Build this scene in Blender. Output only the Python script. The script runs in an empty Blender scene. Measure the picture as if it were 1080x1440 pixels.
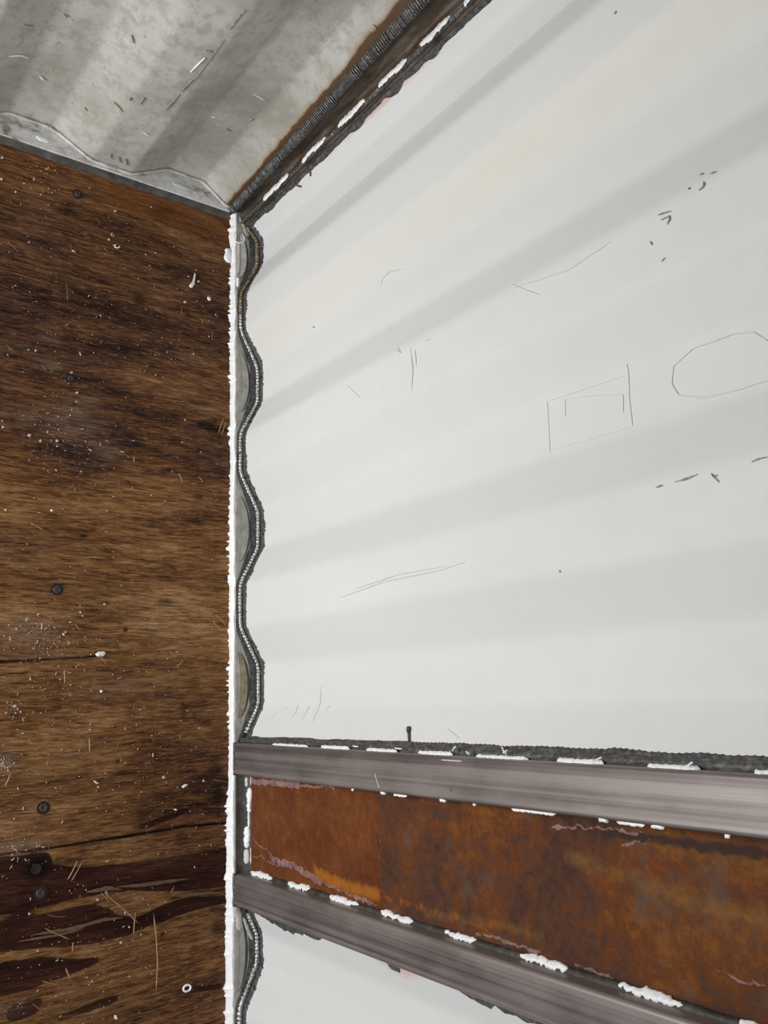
import bpy, math, random
import numpy as np
from mathutils import Matrix, Vector

# ------------------------------------------------------------------ camera, world, light, exposure
FPX = 1188.2                      # focal length in pixels of the 1440 px side
CAM = np.array([0.93444, -0.68475, 1.36437])
R = np.array([[0.97768927, 0.09795318, -0.18581943],
              [0.0334359, 0.80076767, 0.59804112],
              [0.20737822, -0.59091143, 0.7796268]])
sc = bpy.context.scene
col = sc.collection
cd = bpy.data.cameras.new('camera')
cam = bpy.data.objects.new('camera', cd)
col.objects.link(cam)
cx, cy, cz = R[1], -R[0], R[2]    # the phone is held on its side: world up runs to the right of the frame
cam.matrix_world = Matrix([[cx[0], cy[0], cz[0], CAM[0]], [cx[1], cy[1], cz[1], CAM[1]],
                           [cx[2], cy[2], cz[2], CAM[2]], [0, 0, 0, 1]])
cd.sensor_fit = 'VERTICAL'; cd.sensor_height = 36.0; cd.lens = FPX / 1440 * 36
cd.clip_start = 0.02
sc.camera = cam

w = bpy.data.worlds.new('overcast'); sc.world = w; w.use_nodes = True
wb = w.node_tree.nodes['Background']
wb.inputs[0].default_value = (0.90, 0.95, 1.0, 1); wb.inputs[1].default_value = 0.41

def area(name, loc, target, sx, sy, power, colr):
    l = bpy.data.lights.new(name, 'AREA'); l.shape = 'RECTANGLE'; l.size = sx; l.size_y = sy
    l.energy = power; l.color = colr
    o = bpy.data.objects.new(name, l); col.objects.link(o)
    o.location = loc
    o.rotation_euler = (Vector(target) - Vector(loc)).to_track_quat('-Z', 'Y').to_euler()
    return o
# daylight entering by the open container doors, to the right of and behind the photographer
area('door_daylight', (0.80, -1.75, 0.26), (0.58, 0.0, -0.12), 1.0, 0.5, 28, (0.985, 0.99, 1.0))

sc.view_settings.view_transform = 'Standard'
sc.view_settings.look = 'None'
sc.view_settings.gamma = 1.0
sc.view_settings.use_curve_mapping = False
sc.view_settings.exposure = 0.0

# ------------------------------------------------------------------ helpers
rnd = random.Random(7)
nr = np.random.RandomState(3)

def ray(u, v):
    return R.T @ np.array([v - 720, u - 540, -FPX])
def on(u, v, axis, val):          # where the sight line of a measured photo point meets a real plane
    d = ray(u, v); t = (val - CAM[axis]) / d[axis]
    return CAM + t * d
def fl(u, v): p = on(u, v, 2, 0.0); return (p[0], p[1])

def hsh(i, j, s):
    n = (i.astype(np.int64) * 374761393 + j.astype(np.int64) * 668265263 + s * 974634777) & 0xffffffff
    n = ((n ^ (n >> 13)) * 1274126177) & 0xffffffff
    return ((n ^ (n >> 16)) & 0xffff) / 65535.0
def vn(x, y=0.0, s=0):            # smooth value noise 0..1
    x, y = np.broadcast_arrays(np.asarray(x, float), np.asarray(y, float))
    i = np.floor(x); j = np.floor(y); fx = x - i; fy = y - j
    fx = fx * fx * (3 - 2 * fx); fy = fy * fy * (3 - 2 * fy)
    a = hsh(i, j, s) * (1 - fx) + hsh(i + 1, j, s) * fx
    b = hsh(i, j + 1, s) * (1 - fx) + hsh(i + 1, j + 1, s) * fx
    return a * (1 - fy) + b * fy
def fbm(x, y=0.0, s=0, o=4):
    t = 0; a = .5; n = 0
    for k in range(o):
        t = t + a * vn(np.asarray(x) * 2 ** k, np.asarray(y) * 2 ** k, s + k * 17); n += a; a *= .55
    return t / n

def link(name, me, mat, parent=None, smooth=True):
    if smooth: me.polygons.foreach_set('use_smooth', [True] * len(me.polygons))
    me.update()
    if mat: me.materials.append(mat)
    o = bpy.data.objects.new(name, me); col.objects.link(o)
    if parent: o.parent = parent
    return o
def tag(o, label=None, cat=None, group=None, kind=None):
    if label: o['label'] = label
    if cat: o['category'] = cat
    if group: o['group'] = group
    if kind: o['kind'] = kind
    return o
def empty(name, loc=(0, 0, 0)):
    o = bpy.data.objects.new(name, None); o.location = loc; o.empty_display_size = .05
    col.objects.link(o); return o

class MB:
    def __init__(s): s.v = []; s.f = []
    def add(s, v, f):
        b = len(s.v); s.v += [tuple(map(float, p)) for p in v]; s.f += [tuple(b + i for i in q) for q in f]
    def grid(s, P, closed=False):  # P: n x m x 3
        n, m = P.shape[:2]
        f = []
        for i in range(n - 1):
            for j in range(m - 1 if not closed else m):
                k = (j + 1) % m
                f.append((i * m + j, i * m + k, (i + 1) * m + k, (i + 1) * m + j))
        s.add(P.reshape(-1, 3), f)
    def build(s, name, mat, parent=None, smooth=True):
        me = bpy.data.meshes.new(name); me.from_pydata(s.v, [], s.f)
        return link(name, me, mat, parent, smooth)

def grid_mesh(name, P, mat, parent=None, thick=None, attrs=None, smooth=True):
    """big regular grid n x m x 3; optional solid thickness by a modifier"""
    n, m = P.shape[:2]
    me = bpy.data.meshes.new(name)
    me.vertices.add(n * m); me.vertices.foreach_set('co', P.reshape(-1).astype(np.float32))
    i, j = np.meshgrid(np.arange(n - 1), np.arange(m - 1), indexing='ij')
    a = (i * m + j).ravel(); q = np.stack([a, a + 1, a + m + 1, a + m], 1)
    me.loops.add(q.size); me.loops.foreach_set('vertex_index', q.ravel().astype(np.int32))
    me.polygons.add(len(q)); me.polygons.foreach_set('loop_start', (np.arange(len(q)) * 4).astype(np.int32))
    me.update(calc_edges=True)
    if attrs:
        for k, a in attrs.items():
            at = me.attributes.new(k, 'FLOAT', 'POINT'); at.data.foreach_set('value', a.reshape(-1).astype(np.float32))
    o = link(name, me, mat, parent, smooth)
    if thick:
        md = o.modifiers.new('thickness', 'SOLIDIFY'); md.thickness = abs(thick); md.offset = -1 if thick > 0 else 1
    return o

def smear(mb, base, N, A, B, s0, s1, lo, hi, h, seed, step=.0012, m=6, rag=.25, taper=True, rough=.3):
    """ragged raised smear: base point + s*A (along) + t*B (across), bulging along N. lo/hi across limits."""
    base, N, A, B = map(lambda q: np.array(q, float), (base, N, A, B))
    n = max(8, int((s1 - s0) / step)); S = np.linspace(s0, s1, n)
    wdt = hi - lo; mid = (hi + lo) / 2
    e = np.ones(n)
    if taper:
        q = np.linspace(-1, 1, n); e = np.clip(1 - np.abs(q) ** 5, .02, 1) ** .6
    l = mid - wdt / 2 * e * (1 + rag * 2 * (fbm(S * 260, 0, seed, 3) - .5))
    r = mid + wdt / 2 * e * (1 + rag * 2 * (fbm(S * 260, 9, seed + 5, 3) - .5)) + wdt * rag * (vn(S * 70, 0, seed + 9) - .5)
    P = np.zeros((n, m, 3))
    for j in range(m):
        t = j / (m - 1)
        bul = h * (1 - (2 * t - 1) ** 4) * (1 - rough + 2 * rough * vn(S * 400, t * 5, seed + 2)) * np.minimum(1, e * 1.5)
        c = l + (r - l) * t
        P[:, j] = base + S[:, None] * A + c[:, None] * B + (bul + .0001)[:, None] * N
    # back to the surface so that the smear is solid
    Q = np.concatenate([P, (P[:, ::-1] - np.maximum(0.0004, ((P[:, ::-1] - base) @ N))[..., None] * N)], 1)
    mb.grid(Q, closed=True)

def tube_path(mb, P, r, seg=8, ripple=0, pitch=.004, seed=1, flat=1.0):
    P = np.asarray(P, float); n = len(P)
    T = np.gradient(P, axis=0); T /= np.linalg.norm(T, axis=1)[:, None]
    L = np.concatenate([[0], np.cumsum(np.linalg.norm(np.diff(P, axis=0), axis=1))])
    up = np.array([0, 0, 1.]) if abs(T[0, 2]) < .8 else np.array([1., 0, 0])
    A = np.cross(T, up); A /= np.linalg.norm(A, axis=1)[:, None]; B = np.cross(T, A)
    rr = r * (1 + ripple * (.45 + .9 * vn(L * 45, 3, seed)) * (np.abs(np.sin((L + .0022 * vn(L * 90, 1, seed)) / pitch * math.pi)) - .5) + .35 * (vn(L * 60, 0, seed) - .5)) if ripple else np.full(n, r)
    G = np.zeros((n, seg, 3))
    for k in range(seg):
        a = 2 * math.pi * k / seg
        G[:, k] = P + rr[:, None] * (math.cos(a) * A + flat * math.sin(a) * B)
    mb.grid(G, closed=True)
    mb.add(G[0], [tuple(range(seg))]); mb.add(G[-1], [tuple(range(seg))[::-1]])

def resample(P, step):
    P = np.asarray(P, float); L = np.concatenate([[0], np.cumsum(np.linalg.norm(np.diff(P, axis=0), axis=1))])
    s = np.linspace(0, L[-1], max(4, int(L[-1] / step)))
    return np.stack([np.interp(s, L, P[:, k]) for k in range(P.shape[1])], 1)

def inpoly(X, Y, poly):
    r = np.zeros(X.shape, bool); n = len(poly)
    for i in range(n):
        x1, y1 = poly[i]; x2, y2 = poly[(i + 1) % n]
        c = ((y1 > Y) != (y2 > Y)) & (X < (x2 - x1) * (Y - y1) / ((y2 - y1) + 1e-12) + x1)
        r ^= c
    return r
def segdist(X, Y, pts):
    d = np.full(X.shape, 9.)
    for (x1, y1), (x2, y2) in zip(pts[:-1], pts[1:]):
        l = (x2 - x1) ** 2 + (y2 - y1) ** 2 + 1e-12
        t = np.clip(((X - x1) * (x2 - x1) + (Y - y1) * (y2 - y1)) / l, 0, 1)
        d = np.minimum(d, np.hypot(X - x1 - t * (x2 - x1), Y - y1 - t * (y2 - y1)))
    return d
def blur(M, k):
    for ax in (0, 1):
        c = np.cumsum(np.concatenate([np.repeat(np.take(M, [0], ax), k + 1, ax), M, np.repeat(np.take(M, [-1], ax), k, ax)], ax), ax)
        n = M.shape[ax]
        M = (np.take(c, range(2 * k + 1, 2 * k + 1 + n), ax) - np.take(c, range(0, n), ax)) / (2 * k + 1)
    return M

# ------------------------------------------------------------------ materials
class Mat:
    def __init__(s, name, rough=.5, metal=0., spec=.5):
        s.m = bpy.data.materials.new(name); s.m.use_nodes = True; s.t = s.m.node_tree
        s.b = s.t.nodes['Principled BSDF']; s.b.inputs['Roughness'].default_value = rough
        s.b.inputs['Metallic'].default_value = metal; s.b.inputs['Specular IOR Level'].default_value = spec
        s.tc = s.n('ShaderNodeTexCoord').outputs['Object']
    def n(s, t): return s.t.nodes.new(t)
    def l(s, a, b): s.t.links.new(a, b)
    def coord(s, scale, loc=(0, 0, 0)):
        q = s.n('ShaderNodeMapping'); q.inputs['Scale'].default_value = scale; q.inputs['Location'].default_value = loc
        s.l(s.tc, q.inputs[0]); return q.outputs[0]
    def noise(s, scale=1., detail=4, co=None, rough=.55, dist=0.):
        q = s.n('ShaderNodeTexNoise'); q.inputs['Scale'].default_value = scale; q.inputs['Detail'].default_value = detail
        q.inputs['Roughness'].default_value = rough; q.inputs['Distortion'].default_value = dist
        s.l(co if co is not None else s.tc, q.inputs['Vector']); return q.outputs['Fac']
    def ramp(s, fac, st, mode='LINEAR'):
        q = s.n('ShaderNodeValToRGB'); e = q.color_ramp; e.interpolation = mode
        while len(e.elements) < len(st): e.elements.new(.5)
        for k, (p, c) in enumerate(st):
            e.elements[k].position = p; e.elements[k].color = (*c, 1) if not isinstance(c, (int, float)) else (c, c, c, 1)
        s.l(fac, q.inputs[0]); return q.outputs[0]
    def mix(s, fac, a, b, mode='MIX'):
        q = s.n('ShaderNodeMix'); q.data_type = 'RGBA'; q.blend_type = mode
        for i, v in ((0, fac), (6, a), (7, b)):
            if isinstance(v, (int, float)): q.inputs[i].default_value = v
            elif isinstance(v, tuple): q.inputs[i].default_value = (*v, 1)
            else: s.l(v, q.inputs[i])
        return q.outputs[2]
    def math(s, op, a, b=None, clamp=False):
        q = s.n('ShaderNodeMath'); q.operation = op; q.use_clamp = clamp
        for i, v in ((0, a), (1, b)):
            if v is None: continue
            if isinstance(v, (int, float)): q.inputs[i].default_value = v
            else: s.l(v, q.inputs[i])
        return q.outputs[0]
    def attr(s, name):
        q = s.n('ShaderNodeAttribute'); q.attribute_name = name; return q.outputs['Fac']
    def bump(s, h, strength=.3, dist=.002):
        q = s.n('ShaderNodeBump'); q.inputs['Strength'].default_value = strength; q.inputs['Distance'].default_value = dist
        s.l(h, q.inputs['Height']); s.l(q.outputs[0], s.b.inputs['Normal']); return q
    def color(s, c):
        if isinstance(c, tuple): s.b.inputs['Base Color'].default_value = (*c, 1)
        else: s.l(c, s.b.inputs['Base Color'])
    def roughness(s, r): s.l(r, s.b.inputs['Roughness'])

def m_plywood():
    M = Mat('weathered_plywood', .7, 0, .12)
    warp = M.noise(1, 3, M.coord((9, 2.2, 1)), .5)
    add = M.n('ShaderNodeVectorMath'); add.operation = 'MULTIPLY_ADD'
    cmb = M.n('ShaderNodeCombineXYZ'); M.l(warp, cmb.inputs[0])
    M.l(cmb.outputs[0], add.inputs[0]); add.inputs[1].default_value = (.035, 0, 0); M.l(M.tc, add.inputs[2])
    def sc_(v):
        q = M.n('ShaderNodeMapping'); q.inputs['Scale'].default_value = v; M.l(add.outputs[0], q.inputs[0]); return q.outputs[0]
    fine = M.noise(1, 5, sc_((330, 30, 1)), .80)
    med = M.noise(1, 5, sc_((120, 12, 1)), .68)
    big = M.noise(1, 4, sc_((26, 5, 1)), .55)
    blot = M.noise(7, 4, None, .6)
    tone = M.attr('tone'); del_ = M.attr('delam'); drk = M.attr('dark')
    v = M.math('ADD', M.math('MULTIPLY', fine, .72), M.math('MULTIPLY', med, .50))
    v = M.math('ADD', v, M.math('MULTIPLY', big, .40))
    v = M.math('ADD', v, M.math('MULTIPLY', tone, .20))
    v = M.math('SUBTRACT', v, .385)
    c = M.ramp(v, [(.26, (.010, .005, .004)), (.38, (.045, .020, .012)), (.50, (.150, .060, .022)), (.62, (.30, .145, .052)), (.80, (.56, .36, .19))])
    pore = M.noise(1, 3, sc_((460, 22, 1)), .7)
    c = M.mix(M.ramp(pore, [(.57, 0.), (.65, .85)]), c, (.016, .007, .005))
    c = M.mix(M.ramp(M.noise(1, 2, sc_((520, 45, 1)), .7), [(.58, 0.), (.68, .65)]), c, (.42, .255, .125))
    # greyer, purplish cast on the worn sheet
    c = M.mix(M.math('MULTIPLY', M.ramp(M.math('ADD', blot, M.math('MULTIPLY', tone, -.32)), [(.3, 0.), (.62, 1.)]), .55), c,
              M.mix(.62, c, M.ramp(v, [(.26, (.014, .007, .007)), (.42,(.058,.028,.023)), (.56, (.15, .085, .068)), (.78, (.34, .24, .19))])))
    # dull dirt blotches
    d = M.ramp(M.noise(1, 5, M.coord((34, 11, 1), (3, 1, 0)), .6), [(.58, 0.), (.72, 1.)])
    c = M.mix(M.math('MULTIPLY', d, .45), c, (.026, .015, .012))
    # lower ply where the face veneer has torn off
    rag = M.math('ADD', del_, M.math('MULTIPLY', M.math('ADD', M.math('MULTIPLY', M.math('SUBTRACT', med, .5), 1.6), M.math('MULTIPLY', M.math('SUBTRACT', fine, .5), 1.2))))
    msk = M.ramp(rag, [(.46, 0.), (.56, 1.)])
    low = M.ramp(M.math('ADD', M.math('MULTIPLY', fine, .6), M.math('MULTIPLY', big, .4)), [(.36, (.008, .003, .0025)), (.48, (.036, .011, .007)), (.58, (.085, .030, .016)), (.72, (.19, .09, .045))])
    c = M.mix(msk, c, low)
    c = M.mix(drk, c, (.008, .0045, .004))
    wornp = M.attr('worn')
    c = M.mix(M.math('MULTIPLY', wornp, M.ramp(fine, [(.35, .1), (.6, .75)])), c, (.31, .235, .185))
    org = M.attr('rusty')
    c = M.mix(M.math('MULTIPLY', org, M.ramp(med, [(.35, .2), (.65, .85)])), c, (.21, .068, .017))
    M.color(c)
    M.roughness(M.ramp(v, [(.2, .62), (.8, .8)]))
    h = M.math('ADD', M.math('MULTIPLY', fine, .7), M.math('MULTIPLY', med, .8))
    h = M.math('SUBTRACT', h, M.math('MULTIPLY', msk, .6))
    M.bump(h, .9, .0034)
    return M.m

def m_leftwall():
    M = Mat('dirty_beige_container_paint', .5, 0, .4)
    n1 = M.noise(5, 5, None, .6); n2 = M.noise(38, 6, None, .7); n3 = M.noise(150, 3, M.coord((1, 1, .5)), .8)
    c = M.ramp(n1, [(.34, (.32, .305, .26)), (.48, (.46, .445, .40)), (.62, (.56, .55, .525))])
    c = M.mix(M.ramp(n2, [(.48, 0.), (.60, .6)]), c, (.33, .305, .25))
    c = M.mix(M.ramp(n3, [(.56, 0.), (.72, .35)]), c, (.66, .65, .61))
    sp = M.noise(1, 4, M.coord((110, 110, 70), (4, 2, 1)), .8)
    c = M.mix(M.ramp(sp, [(.675, 0.), (.71, .9)]), c, (.075, .055, .04))
    sx = M.noise(1, 3, M.coord((40, 210, 45), (1, 6, 2)), .8)
    c = M.mix(M.ramp(sx, [(.64, 0.), (.69, .7)]), c, (.20, .18, .15))
    sw = M.noise(1, 4, M.coord((60, 60, 160), (7, 6, 2)), .8)
    c = M.mix(M.ramp(sw, [(.66, 0.), (.71, .8)]), c, (.72, .72, .70))
    sp2 = M.noise(1, 5, M.coord((30, 30, 14), (9, 2, 7)), .75)
    c = M.mix(M.ramp(sp2, [(.66, 0.), (.70, .7)]), c, (.30, .26, .20))
    heat = M.attr('scorch')
    hn = M.math('ADD', heat, M.math('MULTIPLY', M.math('SUBTRACT', n2, .5), .5))
    c = M.mix(M.ramp(hn, [(.35, 0.), (.6, .8)]), c, (.40, .32, .21))
    c = M.mix(M.ramp(hn, [(.62, 0.), (.80, 1.)]), c, (.115, .06, .028))
    base = M.attr('grime')
    gn = M.math('ADD', base, M.math('MULTIPLY', M.math('SUBTRACT', n2, .5), .7))
    c = M.mix(M.ramp(gn, [(.5, 0.), (.75, .8)]), c, (.17, .145, .115))
    M.color(c); M.roughness(M.ramp(n2, [(.3, .35), (.7, .6)]))
    M.bump(M.math('ADD', M.noise(3.5, 3), M.math('MULTIPLY', n3, .03)), .35, .02)
    return M.m

def m_panel():
    M = Mat('white_satin_panel_paint', .55, 0, .2)
    n1 = M.noise(1, 3, M.coord((4, 4, 1.6)), .5); n2 = M.noise(24, 5, None, .65)
    c = M.ramp(n1, [(.3, (.665, .675, .655)), (.7, (.72, .72, .705))])
    c = M.mix(M.ramp(n2, [(.45, 0.), (.8, .20)]), c, (.60, .595, .56))
    yl = M.attr('yellow')
    c = M.mix(M.math('MULTIPLY', yl, .5), c, (.70, .67, .53))
    sm = M.noise(1, 6, M.coord((60, 60, 24), (2, 5, 3)), .8)
    c = M.mix(M.ramp(sm, [(.71, 0.), (.75, .55)]), c, (.42, .41, .39))
    pk = M.attr('pink')
    pn = M.math('ADD', pk, M.math('MULTIPLY', M.math('SUBTRACT', n2, .5), .6))
    c = M.mix(M.ramp(pn, [(.35, 0.), (.75, .9)]), c, (.66, .44, .38))
    M.color(c); M.roughness(M.ramp(n2, [(.3, .52), (.7, .66)]))
    M.bump(M.noise(1, 3, M.coord((7, 7, 3)), .5), .25, .012)
    return M.m

def m_simple(name, stops, scale=(60, 60, 60), rough=.5, metal=0., bump=.3, bd=.001, spec=.5, detail=5):
    M = Mat(name, rough, metal, spec)
    n = M.noise(1, detail, M.coord(scale), .65)
    M.color(M.ramp(n, stops)); M.bump(n, bump, bd)
    return M.m

def m_tube():
    M = Mat('bare_mill_steel', .38, .45, .5)
    st = M.noise(1, 5, M.coord((150, 150, .9)), .6)
    st2 = M.noise(1, 3, M.coord((75, 75, .30), (1, 0, 0)), .5)
    bl = M.noise(1, 4, M.coord((16, 16, 7), (5, 0, 0)), .6)
    v = M.math('ADD', M.math('MULTIPLY', st, .35), M.math('ADD', M.math('MULTIPLY', st2, .55), M.math('MULTIPLY', bl, .25)))
    c = M.ramp(v, [(.44, (.075, .063, .060)), (.54, (.16, .140, .130)), (.64, (.27, .24, .225))])
    c = M.mix(M.ramp(M.noise(1, 6, M.coord((90, 90, 60)), .7), [(.66, 0.), (.72, .6)]), c, (.075, .066, .066))
    M.color(c); M.roughness(M.ramp(bl, [(.3, .36), (.7, .52)]))
    M.bump(st, .12, .001)
    return M.m

def m_rust():
    M = Mat('rusted_steel_plate', .8, 0, .12)
    n1 = M.noise(9, 6, None, .65); n2 = M.noise(70, 6, None, .85); n3 = M.noise(1, 4, M.coord((260, 1, 60)), .6)
    z = M.attr('upper')
    v = M.math('ADD', M.math('MULTIPLY', n1, .55), M.math('MULTIPLY', n2, .55))
    lowc = M.ramp(v, [(.42, (.085, .024, .009)), (.55, (.135, .042, .013)), (.68, (.19, .066, .019))])
    upc = M.ramp(v, [(.40, (.055, .024, .015)), (.50, (.084, .038, .024)), (.57, (.130, .041, .012)), (.66, (.190, .068, .017)), (.77, (.23, .10, .026))])
    c = M.mix(z, lowc, upc)
    gr = M.ramp(M.math('ADD', M.math('MULTIPLY', n1, .4), M.math('MULTIPLY', M.noise(17, 6, M.coord((1, 1, 1), (4, 0, 2)), .7), .6)), [(.52, 0.), (.60, .8)])
    c = M.mix(M.math('MULTIPLY', gr, z), c, (.098, .066, .052))
    o = M.attr('orange')
    on_ = M.math('ADD', o, M.math('MULTIPLY', M.math('SUBTRACT', n2, .5), 1.5))
    c = M.mix(M.ramp(on_, [(.42, 0.), (1.05, .8)]), c, (.36, .125, .018))
    ye = M.attr('ochre')
    c = M.mix(M.math('MULTIPLY', ye, M.ramp(n2, [(.35, .15), (.65, .7)])), c, (.235, .120, .030))
    d = M.attr('dark')
    dn = M.math('ADD', d, M.math('MULTIPLY', M.math('SUBTRACT', n2, .5), .7))
    c = M.mix(M.ramp(dn, [(.4, 0.), (.75, .9)]), c, (.045, .026, .022))
    p = M.attr('peel')
    pn = M.math('ADD', p, M.math('MULTIPLY', M.math('SUBTRACT', M.noise(120, 5, None, .7), .5), 1.1))
    c = M.mix(M.ramp(pn, [(.45, 0.), (.6, 1.)]), c, M.ramp(n2, [(.35, (.12, .065, .055)), (.65, (.34, .215, .19))]))
    M.color(c)
    M.bump(M.math('ADD', n2, M.math('MULTIPLY', n3, .3)), .3, .0015)
    return M.m

MT = dict(
    ply=m_plywood(), left=m_leftwall(), panel=m_panel(), tube=m_tube(), rust=m_rust(),
    ledge=m_simple('dusty_primed_rail', [(.3, (.26, .25, .22)), (.55, (.43, .415, .37)), (.75, (.58, .565, .52))], (45, 60, 60), .5),
    ledge_left=m_simple('scuffed_white_rail', [(.32, (.20, .145, .105)), (.42, (.50, .485, .45)), (.62, (.74, .73, .71))], (50, 30, 40), .5),
    weld=m_simple('bright_weld_metal', [(.3, (.22, .21, .195)), (.48, (.42, .41, .395)), (.60, (.80, .80, .78))], (240, 240, 240), .30, .8, .8, .002),
    weld_mid=m_simple('grey_weld_metal', [(.3, (.09, .085, .08)), (.5, (.22, .21, .20)), (.65, (.55, .54, .52))], (240, 240, 240), .34, .7, .8, .002),
    weld_dark=m_simple('dull_weld_metal', [(.3, (.045, .040, .036)), (.55, (.15, .14, .13)), (.7, (.40, .39, .37))], (260, 260, 260), .38, .6, .9, .002),
    weld_rust=m_simple('rusty_weld_metal', [(.3, (.06, .045, .025)), (.5, (.20, .14, .07)), (.68, (.50, .47, .42))], (220, 220, 220), .42, .5, .9, .002),
    burnt=m_simple('burnt_paint', [(.3, (.022, .021, .021)), (.52, (.075, .073, .072)), (.75, (.19, .185, .18))], (150, 150, 150), .55, .1, .7, .0015),
    burnt_brown=m_simple('heat_browned_steel', [(.3, (.030, .020, .014)), (.5, (.085, .060, .040)), (.72, (.20, .165, .13))], (60, 60, 16), .48, .3, .6, .0015),
    tan=m_simple('tan_primer', [(.3, (.20, .15, .08)), (.55, (.34, .28, .18)), (.75, (.46, .42, .33))], (70, 70, 70), .55),
    dark=m_simple('dark_gap_steel', [(.3, (.018, .016, .013)), (.55, (.055, .050, .042)), (.75, (.12, .11, .095))], (60, 60, 60), .6),  # plain dark steel for gap strips, some welds and the plate lip
    seal_dark=m_simple('dark_joint_mastic', [(.3, (.030, .026, .022)), (.55, (.080, .072, .062)), (.75, (.14, .125, .11))], (50, 50, 50), .6),
    white=m_simple('white_sealant', [(.25, (.86, .86, .87)), (.6, (.93, .93, .92))], (120, 120, 120), .38, 0, .5, .0015),
    cream=m_simple('cream_old_paint', [(.25, (.38, .34, .28)), (.5, (.62, .58, .50)), (.7, (.72, .70, .66))], (70, 70, 70), .5),
    straw=m_simple('straw_wood', [(.3, (.20, .11, .045)), (.7, (.38, .23, .105))], (200, 200, 200), .6),
    straw_pale=m_simple('pale_splinter_wood', [(.3, (.085, .042, .022)), (.7, (.19, .105, .055))], (200, 200, 200), .6),
    chip=m_simple('sawdust_chip', [(.3, (.46, .34, .27)), (.7, (.70, .60, .52))], (300, 300, 300), .7),
    scuff=m_simple('dark_scuff', [(.35, (.12, .12, .12)), (.65, (.42, .42, .41))], (300, 300, 300), .6),
    scuff_pale=m_simple('faint_scuff', [(.3, (.645, .65, .635)), (.7, (.72, .72, .705))], (150, 150, 150), .5),
    screw=m_simple('rusty_screw_steel', [(.3, (.035, .025, .022)), (.7, (.12, .085, .075))], (200, 200, 200), .5, .5, .5, .001),
    hole=m_simple('dark_screw_hole', [(.3, (.010, .007, .006)), (.7, (.022, .014, .011))], (200, 200, 200), .8),
)

# ------------------------------------------------------------------ floor: plywood sheet
xs = np.unique(np.concatenate([np.arange(0.0, 1.62, .0020), np.arange(1.62, 3.01, .03)]))
ys = np.unique(np.concatenate([np.arange(-2.4, -.55, .05), np.arange(-.55, 0.0601, .0020)]))
X, Y = np.meshgrid(xs, ys, indexing='ij')
def c4(a, b): return fl(a / 2.3222, 820 + b / 2.3222)    # measured on the lower floor close-up
def c3(a, b): return fl(a / 3.0, 380 + b / 3.0)
delpolys = [
    [(-330, 930), (110, 888), (250, 926), (300, 922), (500, 906), (640, 880), (745, 862), (745, 992), (600, 1008), (430, 1000), (350, 1012), (200, 1040), (60, 1082), (-330, 1120)],
    [(-330, 1150), (120, 1085), (300, 1045), (450, 1090), (600, 1030), (745, 1018), (745, 1045), (640, 1070), (500, 1120), (420, 1155), (200, 1192), (-330, 1230)],
    [(-330, 1300), (150, 1215), (360, 1228), (330, 1242), (200, 1290), (60, 1335), (-330, 1400)],
    [(440, 1340), (330, 1358), (220, 1402), (120, 1430), (190, 1432), (300, 1395), (420, 1352)],
    [(745, 1300), (660, 1312), (560, 1335), (745, 1322)],
    [(30, 1385), (150, 1350), (120, 1400), (0, 1450)],
    [(440, 800), (500, 770), (600, 735), (640, 735), (560, 770), (500, 800)],
]
wx = X + .006 * (fbm(X * 90, Y * 9, 5) - .5); wy = Y + .05 * (fbm(X * 60, Y * 7, 8) - .5)
D = np.zeros(X.shape)
for p in delpolys: D = np.maximum(D, inpoly(wx, wy, [c4(*q) for q in p]).astype(float))
D = blur(D, 3)
# a sheet continues to look torn beyond the frame
tone_pts = [(60, 230, .45), (250, 260, .5), (300, 300, .45), (60, 330, .2), (200, 380, .25), (60, 450, .0), (200, 480, -.1), (300, 470, .1), (240, 520, .5), (60, 560, .15),
            (170, 600, .05), (280, 570, .55), (290, 640, .0), (100, 640, -.1), (20, 610, .3), (60, 690, .9), (200, 690, .75), (300, 700, .55), (60, 760, .55), (200, 780, .7), (290, 790, .7), (120, 850, .7),
            (250, 870, .9), (60, 880, .8), (200, 940, .65), (60, 980, .7), (250, 1000, .6), (100, 1050, .8), (270, 1060, .4), (50, 1100, .6), (200, 1130, .4), (290, 1130, .25), (150, 1180, .75), (260, 1180, .4), (300, 1100, .2),
            (30, 1260, .7), (160, 1270, .8), (40, 1340, .95), (120, 1320, .8), (220, 1340, .7), (280, 1360, .5), (100, 1400, .6), (250, 1420, .45), (60, 1430, .6)]
tn = np.zeros(X.shape); tw = np.full(X.shape, 1e-6); tn += .4e-6
for u, v, t in tone_pts:
    a, b = fl(u, v); g = np.exp(-(((X - a) / .042) ** 2 + ((Y - b) / .065) ** 2)); tn += t * g; tw += g
tone = tn / tw
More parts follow.
